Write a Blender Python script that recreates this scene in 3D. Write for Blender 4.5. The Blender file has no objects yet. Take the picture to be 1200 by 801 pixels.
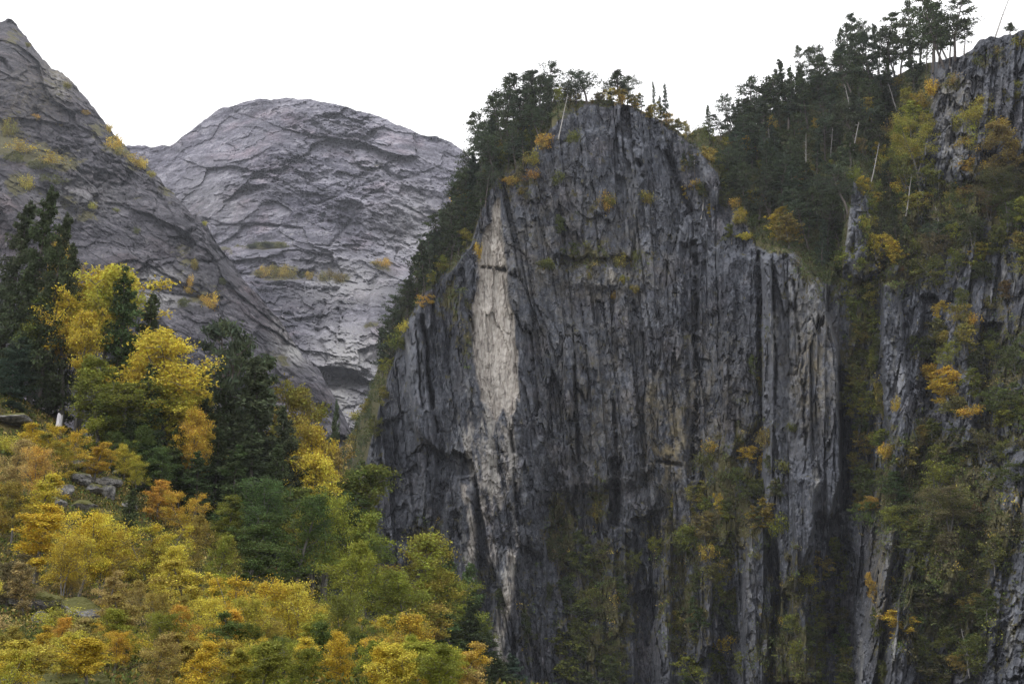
import bpy, math, random
import numpy as np
from math import radians as R

# ------------------------------------------------------------------ scene, camera, sky, sun, exposure
SC = bpy.context.scene
COL = SC.collection
PITCH = R(15.0)
LENS = 35.0
FPX = 1200 * LENS / 36.0            # focal length in photograph pixels
CAM = np.array([0.0, 0.0, 1.7])
cam_d = bpy.data.cameras.new('camera')
cam = bpy.data.objects.new('camera', cam_d)
COL.objects.link(cam)
cam.location = CAM
cam.rotation_euler = (R(90) + PITCH, 0, 0)
cam_d.lens = LENS
cam_d.sensor_width = 36
cam_d.clip_start = 0.1
cam_d.clip_end = 20000
SC.camera = cam

SUN_EL, SUN_AZ = R(50), R(235)      # dim high sun behind the overcast, behind the camera
W = bpy.data.worlds.new('World')
SC.world = W
W.use_nodes = True
nt = W.node_tree
nt.nodes.clear()
n_out = nt.nodes.new('ShaderNodeOutputWorld')
n_bg = nt.nodes.new('ShaderNodeBackground')
n_sky = nt.nodes.new('ShaderNodeTexSky')
n_sky.sky_type = 'NISHITA'
n_sky.sun_disc = False
n_sky.sun_elevation = SUN_EL
n_sky.sun_rotation = SUN_AZ
n_tc = nt.nodes.new('ShaderNodeTexCoord')
n_sep = nt.nodes.new('ShaderNodeSeparateXYZ')
nt.links.new(n_tc.outputs['Generated'], n_sep.inputs[0])
n_el = nt.nodes.new('ShaderNodeMapRange')       # overcast: zenith brighter than the rim
n_el.inputs['From Min'].default_value = 0.0
n_el.inputs['From Max'].default_value = 1.0
n_el.inputs['To Min'].default_value = 8.6
n_el.inputs['To Max'].default_value = 17.0
nt.links.new(n_sep.outputs['Z'], n_el.inputs['Value'])
n_cn = nt.nodes.new('ShaderNodeTexNoise')
n_cn.inputs['Scale'].default_value = 2.2
n_cn.inputs['Detail'].default_value = 5
nt.links.new(n_tc.outputs['Generated'], n_cn.inputs['Vector'])
n_cr = nt.nodes.new('ShaderNodeMapRange')
n_cr.inputs['To Min'].default_value = 0.95
n_cr.inputs['To Max'].default_value = 1.06
nt.links.new(n_cn.outputs['Fac'], n_cr.inputs['Value'])
n_mul = nt.nodes.new('ShaderNodeMath')
n_mul.operation = 'MULTIPLY'
nt.links.new(n_el.outputs[0], n_mul.inputs[0])
nt.links.new(n_cr.outputs[0], n_mul.inputs[1])
n_cl = nt.nodes.new('ShaderNodeVectorMath')
n_cl.operation = 'SCALE'
n_cl.inputs[0].default_value = (1.0, 0.995, 1.0)
nt.links.new(n_mul.outputs[0], n_cl.inputs['Scale'])
n_mix = nt.nodes.new('ShaderNodeMixRGB')
n_mix.inputs['Fac'].default_value = 0.93        # cloud cover
nt.links.new(n_sky.outputs[0], n_mix.inputs[1])
nt.links.new(n_cl.outputs[0], n_mix.inputs[2])
nt.links.new(n_mix.outputs[0], n_bg.inputs['Color'])
n_bg.inputs['Strength'].default_value = 0.105
nt.links.new(n_bg.outputs[0], n_out.inputs['Surface'])

sun_d = bpy.data.lights.new('sun', 'SUN')
sun = bpy.data.objects.new('sun', sun_d)
COL.objects.link(sun)
sun_d.energy = 1.1
sun_d.angle = R(16)
sun_d.color = (1.0, 0.97, 0.93)
# sun at compass azimuth SUN_AZ (clockwise from +Y), elevation SUN_EL
sun.rotation_euler = (R(90) - SUN_EL, 0, math.pi - SUN_AZ)
sun.location = (-20, -60, 80)

SC.view_settings.view_transform = 'Standard'
SC.view_settings.look = 'None'
SC.view_settings.exposure = 0.32
SC.view_settings.gamma = 1.0
SC.render.engine = 'CYCLES'
SC.cycles.use_denoising = True
SC.cycles.max_bounces = 5
SC.cycles.diffuse_bounces = 3
SC.cycles.transparent_max_bounces = 4

# ------------------------------------------------------------------ numpy helpers
cP, sP = math.cos(PITCH), math.sin(PITCH)


def ray_at(p, q, Y):
    """the world point on the sight line of photograph pixel (p, q) at distance Y ahead"""
    p, q, Y = np.broadcast_arrays(np.asarray(p, float), np.asarray(q, float), np.asarray(Y, float))
    u = (p - 600.0) / FPX
    v = (400.5 - q) / FPX
    dy = cP - v * sP
    dz = sP + v * cP
    k = Y / dy
    return np.stack([u * k, Y, CAM[2] + dz * k], -1)


def to_px(P):
    P = np.asarray(P, float) - CAM
    fw = P[..., 1] * cP + P[..., 2] * sP
    up = -P[..., 1] * sP + P[..., 2] * cP
    return 600 + FPX * P[..., 0] / fw, 400.5 - FPX * up / fw


def _h(ix, iy, iz, seed):
    h = (ix.astype(np.int64) * 374761393 + iy.astype(np.int64) * 668265263 + iz.astype(np.int64) * 2147483647 + seed * 1274126177) & 0xFFFFFFFF
    h = ((h ^ (h >> 13)) * 1274126177) & 0xFFFFFFFF
    h = ((h ^ (h >> 16)) * 2246822519) & 0xFFFFFFFF
    return ((h ^ (h >> 15)) & 0xFFFFFF) / float(0xFFFFFF)


def vnoise(x, y, z, seed=0):
    xi, yi, zi = np.floor(x), np.floor(y), np.floor(z)
    fx, fy, fz = x - xi, y - yi, z - zi
    fx, fy, fz = [f * f * f * (f * (f * 6 - 15) + 10) for f in (fx, fy, fz)]
    r = 0
    for a in (0, 1):
        for b in (0, 1):
            for c in (0, 1):
                w = (fx if a else 1 - fx) * (fy if b else 1 - fy) * (fz if c else 1 - fz)
                r = r + w * _h(xi + a, yi + b, zi + c, seed)
    return r * 2 - 1


def fbm(x, y, z, octv=4, seed=0, gain=0.5, ridged=False):
    x, y, z = np.broadcast_arrays(np.asarray(x, float), np.asarray(y, float), np.asarray(z, float))
    r, a, t = 0.0, 1.0, 0.0
    for o in range(octv):
        n = vnoise(x, y, z, seed + o * 17)
        if ridged:
            n = 1 - 2 * np.abs(n)
        r = r + a * n
        t += a
        a *= gain
        x, y, z = x * 2.03 + 11.3, y * 2.03 + 5.7, z * 2.03 + 3.1
    return r / t


def worley(x, y, seed=0):
    """cell random value, distance to the border between the two nearest cells"""
    xi, yi = np.floor(x), np.floor(y)
    f1 = np.full(x.shape, 9.0)
    f2 = np.full(x.shape, 9.0)
    cid = np.zeros(x.shape)
    for a in (-1, 0, 1):
        for b in (-1, 0, 1):
            cx, cy = xi + a, yi + b
            zz = np.zeros_like(cx)
            px = cx + 0.1 + 0.8 * _h(cx, cy, zz, seed)
            py = cy + 0.1 + 0.8 * _h(cx, cy, zz + 1, seed)
            d = np.hypot(px - x, py - y)
            r = _h(cx, cy, zz + 2, seed)
            near = d < f1
            f2 = np.where(near, f1, np.minimum(f2, d))
            cid = np.where(near, r, cid)
            f1 = np.where(near, d, f1)
    return cid * 2 - 1, f2 - f1


def facet(x, y, seed=0, tilt=1.0, ky=1.0):
    """angular broken rock: every cell is its own tilted plane; returns height and distance to the joint"""
    xi, yi = np.floor(x), np.floor(y)
    f1 = np.full(x.shape, 9.0)
    f2 = np.full(x.shape, 9.0)
    hgt = np.zeros(x.shape)
    for a in (-1, 0, 1):
        for b in (-1, 0, 1):
            cx, cy = xi + a, yi + b
            zz = np.zeros_like(cx)
            px = cx + 0.05 + 0.9 * _h(cx, cy, zz, seed)
            py = cy + 0.05 + 0.9 * _h(cx, cy, zz + 1, seed)
            d = np.abs(px - x) * .75 + np.abs(py - y) * .75 + .3 * np.hypot(px - x, py - y)
            r = _h(cx, cy, zz + 2, seed) * 2 - 1
            tx = _h(cx, cy, zz + 3, seed) * 2 - 1
            ty = _h(cx, cy, zz + 4, seed) * 2 - 1
            hh = r + tilt * 2.2 * (tx * (x - px) + ky * ty * (y - py))
            near = d < f1
            f2 = np.where(near, f1, np.minimum(f2, d))
            hgt = np.where(near, hh, hgt)
            f1 = np.where(near, d, f1)
    return hgt, f2 - f1


def sstep(a, b, x):
    t = np.clip((x - a) / (b - a), 0, 1)
    return t * t * (3 - 2 * t)


def poly_sd(P, Q, poly):
    """signed distance to a closed outline, positive inside"""
    poly = np.asarray(poly, float)
    d = np.full(P.shape, 1e9)
    ins = np.zeros(P.shape, bool)
    n = len(poly)
    for i in range(n):
        x0, y0 = poly[i]
        x1, y1 = poly[(i + 1) % n]
        ex, ey = x1 - x0, y1 - y0
        t = np.clip(((P - x0) * ex + (Q - y0) * ey) / (ex * ex + ey * ey + 1e-9), 0, 1)
        d = np.minimum(d, np.hypot(P - x0 - t * ex, Q - y0 - t * ey))
        cr = ((y0 > Q) != (y1 > Q)) & (P < (x1 - x0) * (Q - y0) / (y1 - y0 + 1e-12) + x0)
        ins ^= cr
    return np.where(ins, d, -d)


def line_d(P, Q, pts):
    pts = np.asarray(pts, float)
    d = np.full(P.shape, 1e9)
    for i in range(len(pts) - 1):
        x0, y0 = pts[i]
        x1, y1 = pts[i + 1]
        ex, ey = x1 - x0, y1 - y0
        t = np.clip(((P - x0) * ex + (Q - y0) * ey) / (ex * ex + ey * ey), 0, 1)
        d = np.minimum(d, np.hypot(P - x0 - t * ex, Q - y0 - t * ey))
    return d


def curve(pts):
    xs, ys = zip(*pts)
    return lambda p: np.interp(p, xs, ys)


def blobs(P, Q, lst):
    r = np.zeros(P.shape)
    for cx, cy, rx, ry, w in lst:
        r = np.maximum(r, w * np.exp(-(((P - cx) / rx) ** 2 + ((Q - cy) / ry) ** 2)))
    return r


def np_mesh(name, V, F, mats=(), attrs=None, mat_idx=None, smooth=False):
    """V (n,3); F (m,4) or a list of such index arrays with 3 or 4 columns"""
    Fs = F if isinstance(F, list) else [F]
    me = bpy.data.meshes.new(name)
    me.vertices.add(len(V))
    me.vertices.foreach_set('co', np.asarray(V, np.float32).ravel())
    nl = sum(f.size for f in Fs)
    npoly = sum(len(f) for f in Fs)
    me.loops.add(nl)
    me.polygons.add(npoly)
    me.loops.foreach_set('vertex_index', np.concatenate([f.ravel() for f in Fs]).astype(np.int32))
    tot = np.concatenate([np.full(len(f), f.shape[1]) for f in Fs])
    st = np.concatenate([[0], np.cumsum(tot)[:-1]])
    me.polygons.foreach_set('loop_start', st.astype(np.int32))
    me.polygons.foreach_set('loop_total', tot.astype(np.int32))
    if mat_idx is not None:
        me.polygons.foreach_set('material_index', np.asarray(mat_idx, np.int32))
    me.polygons.foreach_set('use_smooth', np.full(npoly, smooth))
    for m in mats:
        me.materials.append(m)
    for k, (dom, typ, val) in (attrs or {}).items():
        at = me.attributes.new(k, typ, dom)
        if typ == 'FLOAT':
            at.data.foreach_set('value', np.asarray(val, np.float32).ravel())
        else:
            at.data.foreach_set('color', np.asarray(val, np.float32).ravel())
    me.update(calc_edges=True)
    return me


def link(name, me, parent=None, **props):
    o = bpy.data.objects.new(name, me)
    COL.objects.link(o)
    if parent is not None:
        o.parent = parent
    for k, v in props.items():
        o[k] = v
    return o


# ------------------------------------------------------------------ materials
def new_mat(name):
    m = bpy.data.materials.new(name)
    m.use_nodes = True
    t = m.node_tree
    t.nodes.clear()
    return m, t


class NT:
    def __init__(s, t):
        s.t = t

    def n(s, typ, **kw):
        nd = s.t.nodes.new(typ)
        for k, v in kw.items():
            setattr(nd, k, v)
        return nd

    def l(s, a, b):
        s.t.links.new(a, b)

    def attr(s, name, typ='GEOMETRY'):
        nd = s.n('ShaderNodeAttribute')
        nd.attribute_type = typ
        nd.attribute_name = name
        return nd

    def mapped(s, scale, rot=(0, 0, 0)):
        tc = s.n('ShaderNodeTexCoord')
        mp = s.n('ShaderNodeMapping')
        mp.inputs['Scale'].default_value = scale
        mp.inputs['Rotation'].default_value = rot
        s.l(tc.outputs['Object'], mp.inputs['Vector'])
        return mp.outputs[0]

    def noise(s, vec, scale, detail=6, rough=0.6, dist=0.0):
        nd = s.n('ShaderNodeTexNoise')
        nd.inputs['Scale'].default_value = scale
        nd.inputs['Detail'].default_value = detail
        nd.inputs['Roughness'].default_value = rough
        nd.inputs['Distortion'].default_value = dist
        if vec is not None:
            s.l(vec, nd.inputs['Vector'])
        return nd.outputs['Fac']

    def ramp(s, fac, stops):
        nd = s.n('ShaderNodeValToRGB')
        cr = nd.color_ramp
        while len(cr.elements) < len(stops):
            cr.elements.new(0.5)
        for e, (pos, c) in zip(cr.elements, stops):
            e.position = pos
            e.color = (*c, 1) if len(c) == 3 else c
        s.l(fac, nd.inputs[0])
        return nd.outputs[0]

    def rng(s, fac, a, b, c=0.0, d=1.0):
        nd = s.n('ShaderNodeMapRange')
        for k, v in zip(('From Min', 'From Max', 'To Min', 'To Max'), (a, b, c, d)):
            nd.inputs[k].default_value = v
        s.l(fac, nd.inputs['Value'])
        return nd.outputs[0]

    def math(s, op, a, b=None):
        nd = s.n('ShaderNodeMath', operation=op)
        for i, x in enumerate((a, b)):
            if x is None:
                continue
            if isinstance(x, (int, float)):
                nd.inputs[i].default_value = x
            else:
                s.l(x, nd.inputs[i])
        return nd.outputs[0]

    def mix(s, fac, a, b, mode='MIX'):
        nd = s.n('ShaderNodeMixRGB', blend_type=mode)
        for i, x in enumerate((fac, a, b)):
            if isinstance(x, (int, float)):
                nd.inputs[i].default_value = x
            elif isinstance(x, tuple):
                nd.inputs[i].default_value = (*x, 1)
            else:
                s.l(x, nd.inputs[i])
        return nd.outputs[0]


def rock_mat(name, dark, mid, light, stretch, rot, fine, bump_d, veg_cols=((0.045, 0.048, 0.022), (0.125, 0.108, 0.045)), streak=0.5, lich=(0.30, 0.30, 0.28), warm=(1.15, 0.98, 0.90)):
    m, t = new_mat(name)
    k = NT(t)
    st = k.mapped(stretch, rot)
    un = k.mapped((1, 1, 1))
    base = k.ramp(k.noise(st, fine, 12, 0.72), [(0.39, dark), (0.5, mid), (0.63, light)])
    # broad tonal patches: different weathering of the face
    pat = k.noise(un, fine * 0.12, 6, 0.62)
    base = k.mix(k.rng(pat, 0.46, 0.66, 0, 0.7), base, k.mix(0.6, base, light), 'MIX')
    pat2 = k.noise(k.mapped((1.0, 1.3, 0.8), (0.5, 0.3, 0.2)), fine * 0.2, 7, 0.65)
    base = k.mix(k.rng(pat2, 0.50, 0.64, 0, 0.6), base, k.mix(0.65, base, dark), 'MIX')
    pat3 = k.noise(k.mapped((1.0, 0.8, 1.2), (0.2, 0.9, 0.4)), fine * 0.16, 6, 0.6)
    base = k.mix(k.rng(pat3, 0.52, 0.68, 0, 0.75), base, k.mix(1.0, base, warm, 'MULTIPLY'), 'MIX')
    # crystals, small chips and dark joints of the stone itself
    gr = k.noise(k.mapped((1, 1, 0.7), rot), fine * 4.5, 8, 0.75)
    base = k.mix(k.rng(gr, 0.38, 0.5, 0.75, 0), base, dark)
    base = k.mix(k.rng(gr, 0.54, 0.66, 0, 0.5), base, light)
    # dark water stains run down the strata
    sv = k.mapped((stretch[0] * 1.0, stretch[1], stretch[2] * 0.25), rot)
    sn = k.noise(sv, fine * 0.55, 6, 0.6)
    base = k.mix(k.rng(sn, 0.52, 0.66, 0, streak), base, dark)
    # paler fresher or darker weathered rock; shade of recesses and gullies painted in
    lt = k.math('MULTIPLY', k.attr('light').outputs['Fac'], k.rng(k.noise(un, fine * .5, 6, .65), .3, .6, .65, 1.0))
    base = k.mix(k.rng(lt, 0, 1, 0, .8), base, k.mix(.2, light, mid))
    base = k.mix(k.rng(lt, 0, -1, 0, .7), base, dark)
    # pale lichen specks
    ln = k.noise(un, fine * 2.2, 8, 0.75)
    lp = k.noise(un, fine * 0.25, 4, 0.5)
    lf = k.math('MULTIPLY', k.rng(ln, 0.55, 0.68), k.rng(lp, 0.42, 0.62))
    base = k.mix(k.math('MULTIPLY', lf, 0.75), base, lich)
    # fresh broken rock (rockfall scar), pale mineral runs
    sc = k.attr('scar').outputs['Fac']
    scn = k.noise(k.mapped((1, 1, 0.13), (0, R(-9), 0)), 1.5, 11, 0.75)
    scc = k.ramp(scn, [(0.36, (0.10, 0.093, 0.09)), (0.45, (0.36, 0.325, 0.295)), (0.62, (0.58, 0.55, 0.515))])
    base = k.mix(sc, base, scc)
    pl = k.attr('pale').outputs['Fac']
    pn = k.noise(k.mapped((1, 1, 0.3)), 0.55, 9, 0.7)
    pf = k.math('MULTIPLY', pl, k.rng(pn, 0.36, 0.56, .25, .85))
    base = k.mix(pf, base, (0.36, 0.355, 0.345))
    oc = k.attr('ochre').outputs['Fac']
    of = k.math('MULTIPLY', oc, k.rng(k.noise(un, 0.35, 7, 0.65), 0.42, 0.62))
    base = k.mix(of, base, (0.27, 0.225, 0.13))
    # moss, grass and heather where there is soil
    vg = k.attr('veg').outputs['Fac']
    geo = k.n('ShaderNodeNewGeometry')
    sep = k.n('ShaderNodeSeparateXYZ')
    k.l(geo.outputs['Normal'], sep.inputs[0])
    up = k.rng(sep.outputs['Z'], 0.25, 0.75, 0, 0.45)
    vn = k.noise(un, fine * 0.6, 8, 0.7)
    vs = k.math('ADD', k.math('ADD', k.math('MULTIPLY', vg, 1.15), k.math('MULTIPLY', up, vg)), k.rng(vn, 0.3, 0.7, -0.95, 0.30))
    vf = k.rng(vs, 0.25, 0.42)
    vc = k.mix(k.noise(un, fine * 1.3, 6, 0.7), veg_cols[0], veg_cols[1])
    base = k.mix(vf, base, vc)
    bs = k.n('ShaderNodeBsdfPrincipled')
    bs.inputs['Roughness'].default_value = 0.85
    bs.inputs['Specular IOR Level'].default_value = 0.25
    k.l(base, bs.inputs['Base Color'])
    bh = k.math('ADD', k.noise(st, fine * 1.6, 10, 0.7), k.math('MULTIPLY', k.noise(un, fine * 5, 6, 0.7), 0.4))
    bp = k.n('ShaderNodeBump')
    bp.inputs['Strength'].default_value = 0.9
    bp.inputs['Distance'].default_value = bump_d
    k.l(bh, bp.inputs['Height'])
    k.l(bp.outputs[0], bs.inputs['Normal'])
    out = k.n('ShaderNodeOutputMaterial')
    k.l(bs.outputs[0], out.inputs['Surface'])
    return m


def leaf_mat(name, src='object', transl=0.25, nscale=0.35):
    """leaves: two tints of the plant mixed in clumps, each leaf a little different"""
    m, t = new_mat(name)
    k = NT(t)
    rnd = k.attr('rnd').outputs['Fac']
    if src == 'object':
        oi = k.n('ShaderNodeObjectInfo')
        a = oi.outputs['Color']
        b = k.attr('tint', 'OBJECT').outputs['Color']
        tc = k.n('ShaderNodeTexCoord')
        add = k.n('ShaderNodeVectorMath', operation='ADD')
        sc = k.n('ShaderNodeVectorMath', operation='SCALE')
        sc.inputs[0].default_value = (37.0, 91.0, 53.0)
        k.l(oi.outputs['Random'], sc.inputs['Scale'])
        k.l(tc.outputs['Object'], add.inputs[0])
        k.l(sc.outputs[0], add.inputs[1])
        f = k.noise(add.outputs[0], nscale, 3, 0.6)
        f = k.math('ADD', k.rng(f, 0.35, 0.65, 0, 1), k.rng(rnd, 0, 1, -0.3, 0.3))
        cl = k.n('ShaderNodeClamp')
        k.l(f, cl.inputs[0])
        c = k.mix(cl.outputs[0], a, b)
    else:
        c = k.attr('col').outputs['Color']
    hsv = k.n('ShaderNodeHueSaturation')
    r2 = k.math('FRACT', k.math('MULTIPLY', rnd, 17.31))
    k.l(k.rng(r2, 0, 1, 0.48, 0.52), hsv.inputs['Hue'])
    k.l(k.math('MULTIPLY', k.rng(rnd, 0, 1, 0.5, 1.4), k.rng(r2, 0, 1, .7, 1.3)), hsv.inputs['Value'])
    k.l(c, hsv.inputs['Color'])
    d = k.n('ShaderNodeBsdfDiffuse')
    k.l(hsv.outputs[0], d.inputs['Color'])
    tr = k.n('ShaderNodeBsdfTranslucent')
    k.l(hsv.outputs[0], tr.inputs['Color'])
    mx = k.n('ShaderNodeMixShader')
    mx.inputs[0].default_value = transl
    k.l(d.outputs[0], mx.inputs[1])
    k.l(tr.outputs[0], mx.inputs[2])
    out = k.n('ShaderNodeOutputMaterial')
    k.l(mx.outputs[0], out.inputs['Surface'])
    return m


def bark_mat(name, a, b):
    m, t = new_mat(name)
    k = NT(t)
    n = k.noise(k.mapped((3, 3, 0.8)), 2.0, 6, 0.7)
    bs = k.n('ShaderNodeBsdfPrincipled')
    bs.inputs['Roughness'].default_value = 0.9
    k.l(k.ramp(n, [(0.35, a), (0.65, b)]), bs.inputs['Base Color'])
    out = k.n('ShaderNodeOutputMaterial')
    k.l(bs.outputs[0], out.inputs['Surface'])
    return m


M_CLIFF = rock_mat('dark_slate_rock', (0.016, 0.018, 0.025), (0.062, 0.069, 0.090), (0.175, 0.186, 0.218), (1, 1, 0.42), (0, R(-4), 0), 0.55, 0.5)
M_DOME = rock_mat('pale_granite', (0.026, 0.026, 0.040), (0.098, 0.093, 0.130), (0.37, 0.36, 0.415), (0.35, 1, 1.0), (0, R(10), 0), 0.10, 3.0, streak=0.35, lich=(0.44, 0.43, 0.44), warm=(1.3, 1.0, 0.95))
M_MOUNT = rock_mat('grey_granite', (0.015, 0.014, 0.020), (0.049, 0.046, 0.059), (0.155, 0.147, 0.167), (0.45, 1, 1.0), (0, R(32), 0), 0.16, 1.6, streak=0.45, lich=(0.30, 0.29, 0.285), warm=(1.3, 1.0, 0.9))
M_BOULDER = rock_mat('lichen_boulder', (0.05, 0.05, 0.05), (0.16, 0.155, 0.15), (0.32, 0.31, 0.29), (1, 1, 1), (0, 0, 0), 1.2, 0.12, veg_cols=((0.045, 0.052, 0.014), (0.15, 0.14, 0.04)))
M_LEAF = leaf_mat('autumn_leaves', transl=0.30)
M_NEEDLE = leaf_mat('conifer_needles', transl=0.25, nscale=0.25)
M_UNDER = leaf_mat('undergrowth_leaves', 'col', transl=0.2)
M_BARK_B = bark_mat('birch_bark', (0.05, 0.045, 0.04), (0.20, 0.19, 0.175))
M_BARK_P = bark_mat('pine_bark', (0.05, 0.042, 0.038), (0.12, 0.10, 0.09))
M_SNAG = bark_mat('bleached_wood', (0.20, 0.19, 0.185), (0.45, 0.43, 0.41))


def soil_mat():
    m, t = new_mat('heath_soil')
    k = NT(t)
    un = k.mapped((1, 1, 1))
    c = k.ramp(k.noise(un, 0.35, 9, 0.7), [(0.3, (0.035, 0.035, 0.018)), (0.5, (0.09, 0.075, 0.03)), (0.7, (0.16, 0.13, 0.05))])
    bs = k.n('ShaderNodeBsdfPrincipled')
    bs.inputs['Roughness'].default_value = 1.0
    bs.inputs['Specular IOR Level'].default_value = 0.1
    k.l(c, bs.inputs['Base Color'])
    bp = k.n('ShaderNodeBump')
    bp.inputs['Distance'].default_value = 0.3
    k.l(k.noise(un, 2.5, 8, 0.7), bp.inputs['Height'])
    k.l(bp.outputs[0], bs.inputs['Normal'])
    out = k.n('ShaderNodeOutputMaterial')
    k.l(bs.outputs[0], out.inputs['Surface'])
    return m


M_SOIL = soil_mat()


# ------------------------------------------------------------------ terrain
class Sheet:
    """a rock face: columns p, rows from the foot up to the skyline, then over the back"""

    def __init__(s, name, mat, p0, p1, dp, qb, dq, sky, depth, back, label, cat):
        p = np.arange(p0, p1 + dp, dp)
        S = sky(p)
        n = int((qb - S.min()) / dq)
        t = np.linspace(0, 1, n)
        s.p = p
        s.P = np.repeat(p[None, :], n, 0)
        s.Q = qb + (S[None, :] - qb) * t[:, None]
        Y, at = depth(s.P, s.Q)
        s.V = ray_at(s.P, s.Q, Y)
        s.at = at
        rows = [s.V]
        top = s.V[-1]
        for dy, dz in back:
            r = top.copy()
            k = (top[:, 1] + dy) / top[:, 1]
            r[:, 0] *= k
            r[:, 1] += dy
            r[:, 2] -= dz
            rows.append(r[None])
        V = np.concatenate(rows, 0)
        nr, nc = V.shape[:2]
        idx = np.arange(nr * nc).reshape(nr, nc)
        F = np.stack([idx[:-1, :-1], idx[:-1, 1:], idx[1:, 1:], idx[1:, :-1]], -1).reshape(-1, 4)
        attrs = {}
        for k in ('scar', 'pale', 'ochre', 'veg', 'light'):
            a = at.get(k, np.zeros_like(s.Q))
            a = np.concatenate([a] + [a[-1:]] * len(back), 0)
            attrs[k] = ('POINT', 'FLOAT', a)
        me = np_mesh(name, V.reshape(-1, 3), F, [mat], attrs)
        s.o = link(name, me, kind='structure', label=label, category=cat)

    def at_px(s, p, q):
        j = int(np.clip(round((p - s.p[0]) / (s.p[1] - s.p[0])), 0, len(s.p) - 1))
        i = int(np.argmin(np.abs(s.Q[:, j] - q)))
        return s.V[i, j].copy()


# ---- ground
def hill_z(x, y):
    u = x / np.maximum(y, 1.0)
    g = sstep(-30, 108, y) * np.clip((y - 12) / 93, 0, 1) ** 0.85
    g = np.clip((y - 12) / 93, 0, 1) ** 0.9
    T = np.clip(-u * 0.60, -0.06, 0.42)
    tan = -0.10 + T * g
    z = y * tan + 1.7 * sstep(2, 14, y)
    z = z + fbm(x / 9, y / 9, 0 * x, 4, 5) * 0.9 * sstep(10, 30, y) * (u < 0.6)
    z = np.where(y < 2, -0.002 * (y - 2) ** 2 * 0.0, z)
    low = -34.0
    return np.maximum(z, low + 0.06 * (z - low))


def build_ground():
    g = np.linspace(-1, 1, 340)
    xs = 220 * g + 2800 * g ** 5
    h = np.linspace(0, 1, 340)
    ys = -40 + 330 * h + 3500 * h ** 5
    X, Y = np.meshgrid(xs, ys)
    Z = hill_z(X, Y)
    far = sstep(150, 400, Y)
    Z = Z * (1 - far * 0.3)
    V = np.stack([X, Y, Z], -1)
    idx = np.arange(X.size).reshape(X.shape)
    F = np.stack([idx[:-1, :-1], idx[:-1, 1:], idx[1:, 1:], idx[1:, :-1]], -1).reshape(-1, 4)
    me = np_mesh('ground', V.reshape(-1, 3), F, [M_SOIL], smooth=True)
    return link('ground', me, kind='structure', label='brown heath slope rising under the autumn trees', category='ground')


build_ground()

# ---- far dome
dome_sky0 = curve([(60, 230), (100, 200), (150, 171), (165, 169), (176, 172), (199, 172), (206, 166), (215, 158), (240, 139), (262, 127), (290, 118), (330, 114.5),
                   (360, 116), (400, 123), (440, 136), (490, 155), (530, 167), (550, 184), (600, 230), (720, 380)])
dome_sky = lambda p: dome_sky0(p) + 3.4 * fbm(p / 16, 0 * p, 0 * p + 3, 5, 31, .6)


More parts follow.
